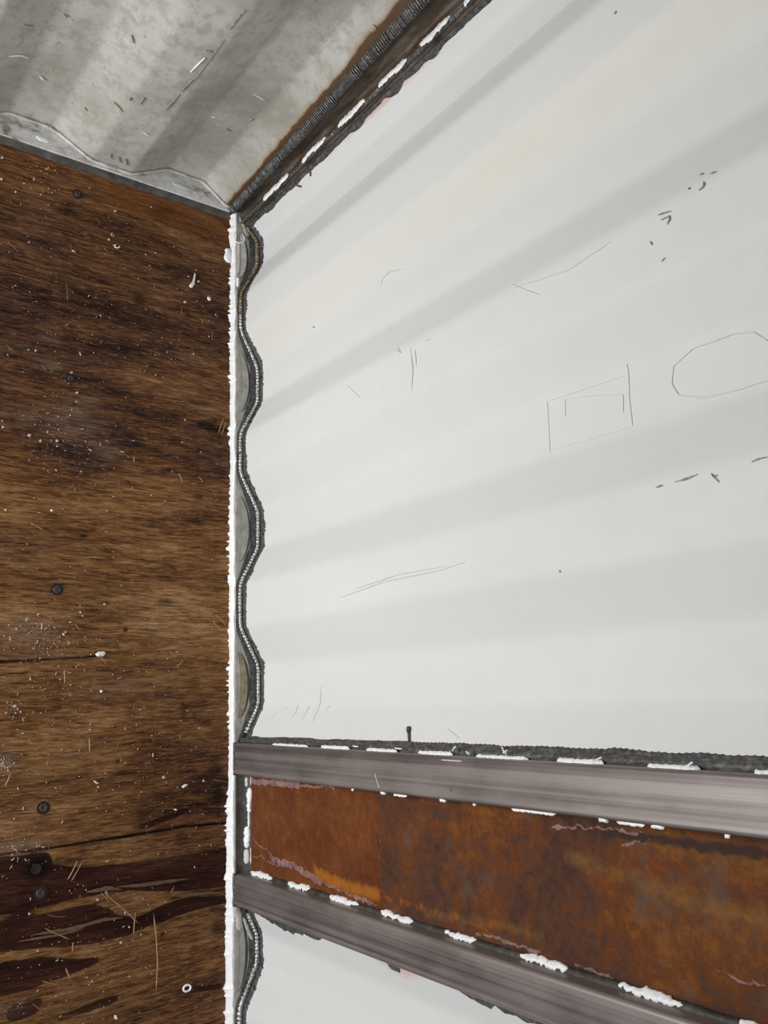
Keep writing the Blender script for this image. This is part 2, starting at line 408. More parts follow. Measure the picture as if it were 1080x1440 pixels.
# the sheet joint where the tone steps
edge = c3(0, 850)[0] + (c3(950, 870)[0] - c3(0, 850)[0]) * 0
tone = np.where(X < fl(160, 662)[0] + .004 * (fbm(Y * 40, 0, 3) - .5), np.minimum(tone, .5) * 1.0, np.maximum(tone, .48) * np.where(X < .95, 1, 1) if False else tone)
dark = np.zeros(X.shape)
crack = [[(-60, 897), (0, 888), (190, 862), (420, 826), (600, 796), (745, 782)], [(-60, 262), (60, 254), (180, 247), (310, 240)], [(745, 1000), (640, 1010), (560, 1030)], [(0, 300), (90, 292)]]
for k, (p, wd) in enumerate(zip(crack, (.0017, .0016, .0010, .0008))):
    d = segdist(X, Y + 0, [c4(*q) for q in p]); wv = wd * (.6 + .9 * fbm(Y * 60, k, 4))
    dark = np.maximum(dark, np.clip(1.6 - d / wv, 0, 1))
for (a, b, ra, rb, s) in [(590, 122, .016, .010, .7), (300, 268, .02, .012, .45), (530, 335, .016, .009, .5), (590, 600, .016, .012, .55), (720, 620, .03, .012, .5), (830, 560, .035, .007, .5), (570, 735, .022, .006, .6),
                          (640, 760, .02, .008, .4), (900, 665, .022, .012, .75), (860, 650, .016, .009, .8), (480, 525, .02, .006, .5), (830, 1062, .030, .006, .7), (930, 900, .02, .006, .3), (350, 1120, .008, .004, .8), (840, 955, .012, .006, .6), (240, 900, .02, .008, .4), (700, 1400, .02, .01, .5)]:
    q = c3(a, b); g = np.exp(-(((X - q[0]) / rb) ** 2 + ((Y - q[1]) / ra) ** 2) * 1.3); dark = np.maximum(dark, s * np.clip(g * 1.7 * (.45 + fbm(X * 220, Y * 60, 2)) - .25, 0, 1))
for (a, b, r_, s) in [(122, 930, .017, .95), (110, 882, .007, .6), (700, 605, .016, .6), (712, 690, .014, .8), (735, 655, .012, .6), (590, 830, .012, .55), (720, 1128, .018, .55), (410, 152, .004, .9), (385, 582, .004, .8), (600, 405, .007, .5), (600, 430, .008, .4), (530, 1148, .003, .9), (350, 990, .005, .7)]:
    q = c4(a, b); g = np.exp(-(((X - q[0]) / r_) ** 2 + ((Y - q[1]) / r_) ** 2)); dark = np.maximum(dark, s * np.clip(g * 1.6 * (.5 + fbm(X * 200, Y * 90, 6)) - .2, 0, 1))
for (u, v, r_, s) in [(95, 292, .012, .6), (228, 300, .014, .6), (238, 296, .010, .5), (318, 300, .012, .9), (322, 318, .010, .8)]:
    q = fl(u, v); g = np.exp(-(((X - q[0]) / r_) ** 2 + ((Y - q[1]) / r_) ** 2)); dark = np.maximum(dark, s * np.clip(g * 1.5, 0, 1))
# black edge next to the rails
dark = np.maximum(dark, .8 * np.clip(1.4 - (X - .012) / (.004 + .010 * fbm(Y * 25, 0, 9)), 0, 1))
rusty = np.clip(np.exp(-((X - .045) / .028) ** 2) * 1.3 * np.clip((Y + .33) / .12, .25, 1) * (.35 + fbm(X * 60, Y * 18, 12)), 0, 1)
worn = np.zeros(X.shape)
for (a, b, ra, rb, s) in [(300, 640, .05, .03, .5), (210, 400, .022, .010, .6), (440, 770, .03, .015, .45), (110, 620, .03, .02, .35), (800, 370, .03, .007, .5), (370, 560, .02, .012, .5), (740, 520, .02, .01, .3), (210, 290, .015, .006, .5), (30, 320, .04, .006, .3)]:
    q = c3(a, b); worn = np.maximum(worn, s * np.exp(-(((X - q[0]) / rb) ** 2 + ((Y - q[1]) / ra) ** 2)))
for (a, b, ra, rb, s) in [(90, 165, .05, .022, .75), (60, 860, .04, .010, .75), (10, 590, .018, .016, .9), (10, 1400, .03, .01, .4), (150, 240, .05, .005, .5), (400, 340, .06, .02, .25)]:
    q = c4(a, b); worn = np.maximum(worn, s * np.exp(-(((X - q[0]) / rb) ** 2 + ((Y - q[1]) / ra) ** 2)))
dark = np.maximum(dark, np.clip(np.exp(-(((X - c3(905, 655)[0]) / .012) ** 2 + ((Y - c3(905, 655)[1]) / .022) ** 2)) * 1.8 * fbm(X * 260, Y * 60, 2) - .1, 0, .9))
Z = -.0016 * D - .004 * np.clip(segdist(X, Y, [c4(*q) for q in crack[0]]) * -1 / .0022 + 1, 0, 1) + .0006 * (fbm(X * 90, Y * 12, 31) - .5)
Z = Z - .003 * np.clip(segdist(X, Y, [c4(*q) for q in crack[1]]) * -1 / .002 + 1, 0, 1)
kn = c3(905, 660); Z = Z - .004 * np.clip(np.exp(-(((X - kn[0]) / .011) ** 2 + ((Y - kn[1]) / .018) ** 2)) * (fbm(X * 300, Y * 70, 4) + .2) - .15, 0, 1)
floor = grid_mesh('floor', np.stack([X, Y, Z], -1)[:, ::-1], MT['ply'], None, .027,
                  {k: a[:, ::-1] for k, a in dict(delam=D, tone=tone, dark=dark, rusty=rusty, worn=worn).items()})
tag(floor, 'weathered dark brown plywood container floor with torn veneer, screws and cracks', kind='structure')

def screw(u, v, r, head=True):
    x, y = fl(u, v); mb = MB(); seg = 24
    ring = lambda rr, z: np.array([[x + rr * math.cos(a), y + rr * math.sin(a) * 1.0, z] for a in np.linspace(0, 2 * math.pi, seg, endpoint=False)])
    mb.grid(np.stack([ring(r * 1.12, .0006), ring(r * .98, .0010), ring(r * .86, .0007), ring(r * .80, .00055), ring(.0001, .0006)]), closed=True)
    mb.build('screw_hole', MT['hole'], floor)
    if head:
        mb = MB()
        mb.grid(np.stack([ring(r * .72, .0006), ring(r * .68, .0014), ring(r * .5, .0017), ring(r * .26, .0018), ring(r * .22, .0009), ring(.0001, .0008)]), closed=True)
        mb.build('screw_head', MT['screw'], floor)
for u, v, r, hd in ((109, 273, .0078, True), (99, 532, .0068, True), (195, 578, .0052, False), (80, 829, .0085, True), (61, 1136, .0085, True), (57, 1256, .0090, True), (51, 1222, .0066, False)):
    screw(u, v, r, hd)
# raised splinter strips of torn veneer still on the sheet
def veneer(pts, wd, seed, mat='straw_pale'):
    P = resample([c4(*q) for q in pts], .002); n = len(P); t = np.linspace(0, 1, n)
    T = np.gradient(P, axis=0); T /= np.linalg.norm(T, axis=1)[:, None]; Nn = np.stack([-T[:, 1], T[:, 0]], 1)
    ww = wd * np.sin(np.pi * np.clip(t, .02, .98)) ** .6 * (.6 + .8 * fbm(t * 14, 0, seed))
    zz = .0006 + .0022 * np.sin(np.pi * t) * vn(t * 4, 0, seed)
    G = np.zeros((n, 4, 3))
    for k, (s, dz) in enumerate(((-1, 0), (-.3, .001), (.3, .001), (1, 0))):
        G[:, k, :2] = P + Nn * (ww * s)[:, None]; G[:, k, 2] = zz + dz * .8
    mb = MB(); mb.grid(G); mb.grid(G[:, ::-1] - np.array([0, 0, .0008]))
    return mb.build('veneer_strip', MT[mat], floor)
for k, (pts, wd) in enumerate([([(736, 1013), (680, 1010), (620, 1016), (570, 1024)], .0022), ([(620, 965), (540, 975), (470, 985), (380, 992)], .0026), ([(280, 1010), (350, 996), (400, 1000)], .003),
                               ([(100, 1150), (240, 1128), (330, 1100), (400, 1092)], .0030), ([(60, 1170), (180, 1150), (280, 1128)], .0018), ([(690, 640), (745, 650)], .0012)]):
    veneer(pts, wd, 60 + k)

# ------------------------------------------------------------------ back wall rail (ledge)
ZL = .018
NEAR, FAR = .0134, .0490
mb = MB()
xr = np.arange(0.0, 3.001, .01)
prof = [(.0, -.025), (.0, ZL - .0015), (.0006, ZL - .0004), (.0016, ZL), (.062, ZL), (.062, -.025)]
G = np.array([[(x, y, z) for (y, z) in prof] for x in xr]); mb.grid(G)
rail = mb.build('trim_1', MT['ledge'], None, False)
tag(rail, 'grey steel bottom rail ledge under the white corrugated panels', kind='structure')
grid_mesh_dummy = None

# ------------------------------------------------------------------ corrugated panels
def profile(ctrl, step=.002, soft=7):
    c = np.array(ctrl); x = np.arange(c[0, 0], c[-1, 0] + 1e-6, step); y = np.interp(x, c[:, 0], c[:, 1])
    k = soft; yp = np.pad(y, k, mode='reflect', reflect_type='odd'); ker = np.hanning(2 * k + 3)[1:-1]; ker /= ker.sum()
    return x, np.convolve(yp, ker, 'valid')
def wave(x0, a, b):
    """trapezoid corrugation: near flats centred on x0 + .278 k"""
    pts = [];
    for k in range(-2, 14):
        c = x0 + .278 * k
        pts += [(c - .036, NEAR), (c + .036, NEAR), (c + .104, FAR), (c + .174, FAR)]
    pts = np.array(pts); f = lambda q: np.interp(q, pts[:, 0], pts[:, 1])
    return [(a, f(a))] + [tuple(p) for p in pts if a < p[0] < b] + [(b, f(b))]
X1A, X1B, X2A, X2B = 1.0123, 1.0641, 1.2215, 1.2696
ctrl1 = [(.034, .022), (.062, FAR)] + [p for p in wave(.2214, .034, X1A + .004) if p[0] > .07]
p1x, p1y = profile(ctrl1)
ctrl2 = [(X2B - .004, .020), (1.296, .034), (1.318, FAR - .004), (1.366, FAR - .004), (1.425, NEAR), (1.50, NEAR), (1.568, FAR), (1.638, FAR), (1.706, NEAR), (1.778, NEAR), (1.846, FAR), (1.916, FAR), (1.984, NEAR), (2.056, NEAR), (2.124, FAR), (2.194, FAR), (2.262, NEAR), (2.334, NEAR), (2.402, FAR), (2.472, FAR), (2.54, NEAR), (2.612, NEAR), (2.68, FAR), (3.0, FAR)]
p2x, p2y = profile(ctrl2)
def panel(name, px, py, label, yel, pinks):
    zs = np.concatenate([np.arange(ZL, 1.2, .006), np.arange(1.2, 2.41, .05)])
    A, Zz = np.meshgrid(px, zs, indexing='ij'); B = np.repeat(py[:, None], len(zs), 1)
    B = B + .0018 * (fbm(A * 5, Zz * 3, 41, 2) - .5) * np.clip((Zz - ZL) * 12, 0, 1)
    ye = np.zeros(A.shape)
    for (c, wd, s) in yel: ye = np.maximum(ye, s * np.exp(-((A - c) / wd) ** 2) * np.clip(.35 + fbm(A * 4, Zz * 4, 14), 0, 1))
    pk = np.zeros(A.shape)
    for fn in pinks: pk = np.maximum(pk, fn(A, Zz))
    o = grid_mesh(name, np.stack([A, B, Zz], -1), MT['panel'], None, -.0022, dict(yellow=ye, pink=pk))
    return tag(o, label, kind='structure')
pink1 = [lambda A, Z: np.clip(1.15 - (A - .036) / (.010 + .010 * vn(Z * 18, 0, 5)), 0, 1) * np.clip(vn(Z * 9, 3, 8) * 1.6 - .1, 0, 1),
         lambda A, Z: np.clip(1.0 - (X1A - .006 - A) / (.007 + .007 * vn(Z * 30, 0, 6)), 0, 1) * .7,
         lambda A, Z: np.clip(1.0 - (Z - .034) / .006, 0, 1) * .35]
wall = panel('wall_back', p1x, p1y, 'large white painted corrugated steel panel between the corner and the first steel post',
             [(.285, .03, .9), (.20, .03, .25), (.566, .03, .3), (.85, .04, .15)], pink1)
pink2 = [lambda A, Z: np.clip(1.1 - (A - X2B) / (.022 + .018 * vn(Z * 14, 0, 15)), 0, 1) * np.clip(vn(Z * 7, 3, 18) * 1.8 - .5, 0, 1)]
wall2 = panel('wall_back.001', p2x, p2y, 'white painted corrugated steel panel below the second steel post, at the bottom of the photo',
              [(1.5, .03, .1)], pink2)

# welded bottom seam of a panel: bead, burnt band on rail and on panel
def seam(px, py, parent, seed, rustspan, railparent):
    P = resample(np.stack([px, py], 1), .0012); n = len(P)
    T = np.gradient(P, axis=0); T /= np.linalg.norm(T, axis=1)[:, None]; Nn = np.stack([T[:, 1], -T[:, 0]], 1)  # towards the room
    L = np.arange(n) * .0012
    for (a, b, matn, r) in rustspan:
        i = np.where((P[:, 0] >= a) & (P[:, 0] <= b))[0]
        if len(i) < 6: continue
        q = P[i] + Nn[i] * .0044
        z = ZL + .0030 + .001 * (vn(L[i] * 50, 0, seed) - .5)
        m2 = MB(); tube_path(m2, np.column_stack([q, z]), r * 1.15, 8, .5, .0060, seed)
        m2.build('weld_bead', MT[matn], parent)
    # burnt band on the rail
    wd = .0115 + .008 * np.clip((P[:, 1] - NEAR) / (FAR - NEAR), 0, 1) + .006 * (fbm(L * 22, 0, seed + 1, 3) - .3)
    G = np.zeros((n, 4, 3))
    for k, t in enumerate((0, .12, .85, 1)):
        G[:, k, :2] = P + Nn * (wd * t - .0005)[:, None]; G[:, k, 1] = np.maximum(G[:, k, 1], .0014)
        G[:, k, 2] = ZL + (.0008 if 0 < k < 3 else -.0002)
    m2 = MB(); m2.grid(G); m2.build('burnt_band', MT['burnt'], railparent)
    # burnt edge on the panel, ragged upper limit with curls of blistered paint
    hz = .0095 + .011 * fbm(L * 30, 0, seed + 2, 4) + .010 * np.clip(vn(L * 9, 0, seed + 4) - .72, 0, 1)
    hz = hz * np.where(vn(L * 260, 0, seed + 5) > .62, 1.12, .95)
    G = np.zeros((n, 5, 3))
    for k, t in enumerate((0, .3, .7, .95, 1)):
        G[:, k, :2] = P + Nn * (.0010 if k < 4 else -.0002) + Nn * (.0007 * vn(L * 300, k, seed))[:, None]
        G[:, k, 2] = ZL + .002 + hz * t
    m2 = MB(); m2.grid(G); m2.build('burnt_edge', MT['burnt'], parent)
    # little blister flakes standing off the burnt edge
    m2 = MB()
    for k in range(int(L[-1] / .085)):
        i = int(rnd.uniform(.02, .95) * n); h0 = ZL + hz[i] - .004
        ln = rnd.uniform(.005, .012); nn = Nn[i]; tt = T[i]
        pts = [(P[i] + nn * (.0012 + .003 * s) + tt * ln * s * .7, h0 + ln * s) for s in (0, .5, 1)]
        G = np.array([[(*(p + tt * (-1) * .0025 * (1 - s * .8)), z), (*(p + tt * .0025 * (1 - s * .8)), z)] for (p, z), s in zip(pts, (0, .5, 1))])
        m2.grid(G)
    m2.build('paint_blisters', MT['burnt'], parent)
seam(p1x, p1y, wall, 11, [(.036, .150, 'weld_rust', .0040), (.150, .225, 'weld_rust', .0034), (.225, .50, 'weld', .0032), (.50, 1.0, 'weld', .0034)], rail)
seam(p2x, p2y, wall2, 23, [(X2B + .012, 1.36, 'weld', .0032), (1.36, 2.98, "weld", .0034)], rail)
# inner dark gap line on the ledge in each hollow
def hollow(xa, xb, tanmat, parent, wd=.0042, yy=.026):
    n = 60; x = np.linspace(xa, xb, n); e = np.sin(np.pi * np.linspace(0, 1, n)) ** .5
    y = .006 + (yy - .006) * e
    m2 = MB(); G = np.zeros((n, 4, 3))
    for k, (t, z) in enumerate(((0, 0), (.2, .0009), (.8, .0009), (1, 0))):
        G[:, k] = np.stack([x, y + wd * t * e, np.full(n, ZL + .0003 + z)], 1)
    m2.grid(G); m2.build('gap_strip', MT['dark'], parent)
    m2 = MB(); G = np.zeros((n, 3, 3))
    for k, t in enumerate((0, .5, 1)):
        G[:, k] = np.stack([x, y - (y - .0035) * t * .62, np.full(n, ZL + .0007)], 1)
    m2.grid(G); o = m2.build('rail_patch', MT[tanmat], parent)
for (a, b, mt, wd, yy) in ((.056, .150, 'ledge_left', .005, .022), (.30, .42, 'ledge', .004, .0265), (.58, .70, 'ledge', .004, .0265), (.86, .972, 'tan', .005, .024), (1.285, 1.40, 'ledge', .005, .020)):
    hollow(a, b, mt, rail, wd, yy)
# old cream paint runs on the rail
def railpaint(pts, wd, seed, mat='cream', h=.0010, z=ZL):
    P = resample(pts, .0012); n = len(P); t = np.linspace(0, 1, n)
    T = np.gradient(P, axis=0); T /= np.linalg.norm(T, axis=1)[:, None]; Nn = np.stack([-T[:, 1], T[:, 0]], 1)
    G = np.zeros((n, 5, 3))
    for k, s in enumerate((-1, -.7, 0, .7, 1)):
        wv = wd * (.7 + .7 * fbm(t * 12, k > 2, seed)) * np.clip(np.minimum(t, 1 - t) * 9, .15, 1)
        G[:, k, :2] = P + Nn * (wv * s)[:, None]; G[:, k, 2] = z + (h if 0 < k < 4 else -.0001)
    m2 = MB(); m2.grid(G); return m2.build('paint_patch', MT[mat], rail)
def ld(u, v): p = on(u, v, 2, ZL); return (p[0], p[1])
railpaint([ld(337, 305), ld(343, 318), ld(349, 334)], .0038, 1)
railpaint([ld(336, 338), ld(336, 365), ld(335, 385)], .0035, 2, 'ledge_left')
railpaint([ld(331, 1275), ld(336, 1290), ld(337, 1308)], .0060, 3, 'cream', .0016)
railpaint([ld(342, 1290), ld(350, 1312), ld(355, 1322)], .0030, 4, 'cream', .0016)

# ------------------------------------------------------------------ white sealant bead along the floor joint
xx = np.arange(0.012, 3.0, .0009); n = len(xx)
lo = -.0002 - .0040 * fbm(xx * 25, 0, 51, 3) - .0085 * vn(xx * 260, 0, 53) ** 2 * vn(xx * 60, 0, 54) - .0035 * np.clip((xx - 1.05) * 6, 0, 1) - .004 * np.exp(-((xx - .06) / .02) ** 2)
hi = ZL - .0032 + .0045 * (vn(xx * 45, 0, 55) - .5) + .003 * np.clip(fbm(xx * 70, 0, 56) - .62, 0, 1) * 4
back = .0008 + .0030 * vn(xx * 60, 0, 57) * (vn(xx * 14, 0, 58) > .45)
rows = [np.stack([xx, lo, 0 * xx - .0005], 1), np.stack([xx, lo + .0006, .0012 + .001 * vn(xx * 300, 1, 5)], 1),
        np.stack([xx, lo * .55 - .0012, .0045 + .003 * vn(xx * 200, 2, 5)], 1),
        np.stack([xx, 0 * xx - .0016 - .001 * vn(xx * 250, 3, 5), .010 + .002 * vn(xx * 100, 1, 6)], 1),
        np.stack([xx, 0 * xx - .0008, hi], 1), np.stack([xx, back * .6, hi + .0006], 1), np.stack([xx, back, np.minimum(hi, ZL - .0002)], 1),
        np.stack([xx, back, 0 * xx - .0005], 1)]
mb = MB(); mb.grid(np.stack(rows, 1), closed=True)
bead = mb.build('sealant_bead', MT['white'])
tag(bead, 'ragged white sealant bead running along the joint between plywood floor and back rail', 'sealant')
# loop of sealant string near the corner
mb = MB()
c = np.array([.066, .006]); a = np.linspace(-2.3, 2.6, 40)
tube_path(mb, np.stack([c[0] + .012 * np.cos(a), c[1] + .011 * np.sin(a) - .001, .021 + .002 * np.sin(a * 2)], 1), .0014, 7)
mb.build('sealant_loop', MT['white'], bead)
mb = MB(); smear(mb, (.085, -.004, .001), (0, 0, 1), (1, 0, 0), (0, 1, 0), 0, .03, -.012, .003, .004, 91, rag=.4); mb.build('sealant_blob', MT['white'], bead)
mb = MB(); smear(mb, (.150, .003, ZL), (0, 0, 1), (1, 0, 0), (0, 1, 0), 0, .02, -.003, .004, .003, 92, rag=.4); mb.build('sealant_blob', MT['white'], bead)

# ------------------------------------------------------------------ left wall: corrugated, with rail and mastic joint
yb = np.arange(-2.4, -.0008, .003)
ph = .2421; BN, BF = .0028, -.0330
c_ = []
for k in range(-9, 3):
    q = -ph + .278 * k
    c_ += [(q - .036, BN), (q + .036, BN), (q + .104, BF), (q + .174, BF)]
c_ = np.array(c_); c_ = c_[c_[:, 0] < -.06]; c_ = np.vstack([c_, [(-.020, .0005)], [(0.01, .0015)]])
bx = np.interp(yb, c_[:, 0], c_[:, 1]); ker = np.hanning(7)[1:-1]; ker /= ker.sum()
bx = np.convolve(np.pad(bx, 2, mode='edge'), ker, 'valid')
zs = np.concatenate([np.arange(.010, .8, .006), np.arange(.8, 2.41, .05)])
A, Zz = np.meshgrid(yb, zs, indexing='ij'); B = np.repeat(bx[:, None], len(zs), 1)
B = B + .004 * (fbm(A * 6, Zz * 5, 71, 3) - .5) * np.clip((Zz - .01) * 20, 0, 1)
seamy = -.008 - .034 * Zz
heat = np.clip(1.05 - (seamy - .004 - A) / (.004 + .026 * fbm(Zz * 14, 0, 6, 5)), 0, 1)
grime = np.clip(.95 - (Zz - .012) / .020, 0, .70)
lw = grid_mesh('wall_left', np.stack([B, A, Zz], -1), MT['left'], None, -.0022, dict(scorch=heat, grime=grime))
tag(lw, 'dirty beige corrugated container wall at the top left, scratched and stained', kind='structure')
mb = MB(); yr = np.arange(-2.4, .0, .01)
prof = [(.0105, -.02), (.0105, .0075), (.0095, .0095), (-.055, .0115), (-.055, -.02)]
mb.grid(np.array([[(x, y, z) for (x, z) in prof] for y in yr])[:, ::-1])
lrail = mb.build('trim_2', MT['ledge_left'], None, False)
tag(lrail, 'scuffed off-white bottom rail at the foot of the beige corrugated wall', kind='structure')
mb = MB(); yy = np.arange(-2.4, -.004, .002)
e = .0215 + .004 * (fbm(yy * 30, 0, 77) - .5); f = .0105 + .003 * (fbm(yy * 40, 2, 78) - .5)
mb.grid(np.stack([np.stack([e + .0005, yy, 0 * yy - .001], 1), np.stack([e, yy, 0 * yy + .0015], 1), np.stack([(e + f) / 2, yy, .0035 + .001 * vn(yy * 90, 0, 3)], 1), np.stack([f, yy, 0 * yy + .0068], 1), np.stack([f - .002, yy, 0 * yy + .0080], 1)], 1)[:, ::-1])
js = mb.build('joint_mastic', MT['seal_dark'])
tag(js, 'dark grey mastic strip between plywood floor and the beige corrugated wall', 'sealant')
# weld line following the wave at the foot of the left wall
P = resample(np.stack([bx, yb], 1)[yb > -1.0], .002); T = np.gradient(P, axis=0); T /= np.linalg.norm(T, axis=1)[:, None]
Nn = np.stack([T[:, 1], -T[:, 0]], 1)
mb = MB(); tube_path(mb, np.column_stack([P + Nn * .0015, np.full(len(P), .0125)]), .0028, 7, .25, .006, 5); mb.build('weld_bead', MT['ledge_left'], lw)
# rust bloom on the rail
def flatpatch(center, ru, rv, mat, parent, name, seed, axis, off=.0006, n=28):
    """thin irregular patch lying on a surface; axis = 2 lies flat, 0 faces +x, 1 faces -y"""
    a = np.linspace(0, 2 * math.pi, n, endpoint=False); rr = .6 + .8 * fbm(np.cos(a) * 2.5 + 9, np.sin(a) * 2.5 + 9, seed, 3)
    c = np.array(center, float); V = []
    E = {2: ((1, 0, 0), (0, 1, 0), (0, 0, 1)), 0: ((0, 1, 0), (0, 0, 1), (1, 0, 0)), 1: ((1, 0, 0), (0, 0, 1), (0, -1, 0))}[axis]
    U, W, N = map(np.array, E)
    rings = [(1.0, -.0002), (.96, off), (.5, off * 1.1), (.01, off * 1.1)]
    G = np.array([[c + U * ru * q * r_ * math.cos(t) + W * rv * q * r_ * math.sin(t) + N * z for q, t in zip(rr, a)] for r_, z in rings])
    m2 = MB(); m2.grid(G, closed=True); return m2.build(name, MT[mat], parent)

# ------------------------------------------------------------------ corner channel: bent steel strip with weld beads
zc = np.arange(.012, 2.4, .003)
sy = -.008 - .034 * zc                     # where its left edge meets the left wall
def cp(t):                                  # cross section across the corner, t = 0..1
    x = np.interp(t, [0, .18, .36, .5, .62, .82, 1], [0, .005, .010, .012, .018, .028, .0365])
    dy = np.interp(t, [0, .18, .36, .5, .62, .82, 1], [0, .001, .010, .022, .022, .014, .020])
    return x, dy
ts = [0, .1, .18, .27, .36, .43, .5, .56, .62, .72, .82, .91, 1]
G = np.zeros((len(zc), len(ts), 3))
for k, t in enumerate(ts):
    x, dy = cp(t); G[:, k] = np.stack([x + .0008 * (vn(zc * 60, k, 4) - .5), sy * (1 - t) + dy - .004 * (1 - t), zc], 1)
chan = empty('trim_3', (0.015, 0, .012)); tag(chan, 'dark heat-browned steel channel closing the corner between beige wall and white panel', kind='structure')
def addc(mb, name, mat, **k):
    o = mb.build(name, MT[mat], chan); o.location = (-.015, 0, -.012); return o
mb = MB(); mb.grid(G); addc(mb, 'channel_strip', 'burnt_brown')
mb = MB(); tube_path(mb, np.stack([.004 + .001 * (vn(zc * 30, 0, 2) - .5), sy + .004, zc], 1)[::1] + np.array([.0025, 0, 0]), .0085, 10, .10, .0045, 8)
o = addc(mb, 'weld_bead', 'burnt')
# chevron ripples on the bead
mb = MB()
for z in np.arange(.02, 2.3, .0047):
    if vn(z * 14, 0, 3) < .22 or rnd.random() < .2: continue
    y = -.008 - .034 * z + .0038; a = np.linspace(-1.15, 1.15, 9)
    r = .0092
    tube_path(mb, np.stack([.0068 + r * np.cos(a - .75), y - r * -np.sin(a - .75) * 1.0, z + .003 * (1 - np.abs(a)) + 0 * a], 1), .0007 + .0006 * rnd.random(), 5)
addc(mb, 'weld_ripples', 'weld_mid')
# panel side: dark ragged weld run
n = len(zc); wd = .001 + .005 * fbm(zc * 30, 0, 81, 4) + .006 * np.clip(np.sin(zc * 2 * math.pi / .095 + .8), 0, 1) * vn(zc * 12, 0, 83)
G = np.zeros((n, 5, 3)); y0 = .020
for k, t in enumerate((0, .2, .6, .95, 1)):
    x = .028 + (.008 + wd) * t
    yy = np.interp(x, p1x, p1y) if True else 0
    G[:, k] = np.stack([x, np.interp(x, np.concatenate([[.028], p1x]), np.concatenate([[.013], p1y])) - (.0016 if k < 4 else -.0005) - .001 * vn(zc * 250, k, 5), zc], 1)
mb = MB(); mb.grid(G); addc(mb, 'burnt_edge', 'burnt')
mb = MB(); tube_path(mb, np.stack([.031 + 0 * zc, .012 + .001 * vn(zc * 40, 0, 9), zc], 1), .0040, 8, .3, .005, 18); addc(mb, 'weld_bead', 'weld_dark')
# stretched white paint dashes along the panel edge
for (u0, v0, u1, v1) in ((372, 272, 404, 244), (427, 218, 456, 188), (477, 166, 511, 131), (534, 108, 569, 68), (591, 46, 629, 8), (655, -18, 690, -55)):
    a = on(u0, v0, 1, .008); b = on(u1, v1, 1, .008); mb = MB()
    z0, z1 = sorted((a[2], b[2])); xm = .031
    smear(mb, (xm, .0085, 0), (-.35, -.94, 0), (0, 0, 1), (.94, -.35, 0), z0 - .004, z1 + .004, -.0078, .0078, .0030, int(u0), rag=.75)
    addc(mb, 'paint_patch', 'white')

# ------------------------------------------------------------------ steel posts (square tube)
def tube(name, xa, xb, label, zoff):
    e = empty(name, ((xa + xb) / 2, .02, ZL)); tag(e, label, 'post')
    off = (-(xa + xb) / 2, -.02, -ZL)
    r = .0048; pts = []
    ya, yb_ = -.0010, .0500
    for (cx_, cy_, a0) in ((xa + r, ya + r, math.pi), (xb - r, ya + r, 1.5 * math.pi), (xb - r, yb_ - r, 0), (xa + r, yb_ - r, .5 * math.pi)):
        for k in range(7):
            a = a0 + k / 6 * math.pi / 2; pts.append((cx_ + r * math.cos(a), cy_ + r * math.sin(a)))
    zz = np.concatenate([[ZL - .004], np.arange(ZL, 2.4, .05), [2.4]])
    G = np.array([[(x, y, z) for x, y in pts] for z in zz])
    mb = MB(); mb.grid(G, closed=True); mb.add(G[-1], [tuple(range(len(pts)))])
    b = mb.build('tube', MT['tube'], e); b.location = off
    md = b.modifiers.new('n', 'WEIGHTED_NORMAL'); md.keep_sharp = True
    def part(mb, nm, mat, lab=None):
        o = mb.build(nm, MT[mat], e); o.location = off
        if lab: o['label'] = lab
        return o
    return e, part
post1, part1 = tube('steel_post', X1A, X1B, 'bare grey square steel tube post between the large white panel and the rusty plate', 0)
post2, part2 = tube('steel_post', X2A, X2B, 'bare grey square steel tube post between the rusty plate and the lowest white panel', 0)
# grey foot weld of each post
for (xa, xb, part, sd) in ((X1A, X1B, part1, 3), (X2A, X2B, part2, 6)):
    x = np.arange(xa - .001, xb + .001, .001)
    mb = MB(); tube_path(mb, np.stack([x, -.0008 + 0 * x, ZL + .001 + .0008 * vn(x * 200, 0, sd)], 1), .0026, 7, .35, .004, sd)
    part(mb, 'foot_weld', 'weld_dark')

# weld run where the big panel meets the first post
zz = np.arange(ZL, 2.3, .0025); n = len(zz)
yp = np.interp(X1A - .004, p1x, p1y)
mb = MB(); tube_path(mb, np.stack([X1A - .0035 + 0 * zz, yp - .003 + 0 * zz, zz], 1), .0050, 8, .35, .005, 33); part1(mb, 'weld_bead', 'burnt')
wl = .007 + .006 * fbm(zz * 20, 0, 61, 4) + .003 * np.clip((zz - .3) * 2, 0, 1)
wl = wl * np.where((np.arange(n) % 3) == 0, 1.03, .97)
G = np.zeros((n, 5, 3))
for k, t in enumerate((0, .25, .7, .95, 1)):
    x = X1A - .001 - wl * t
    G[:, k] = np.stack([x, np.interp(x, p1x, p1y) - (.0016 if k < 4 else -.0004) - .0012 * vn(zz * 300, k, 8), zz], 1)
mb = MB(); mb.grid(G); part1(mb, 'burnt_edge', 'burnt')
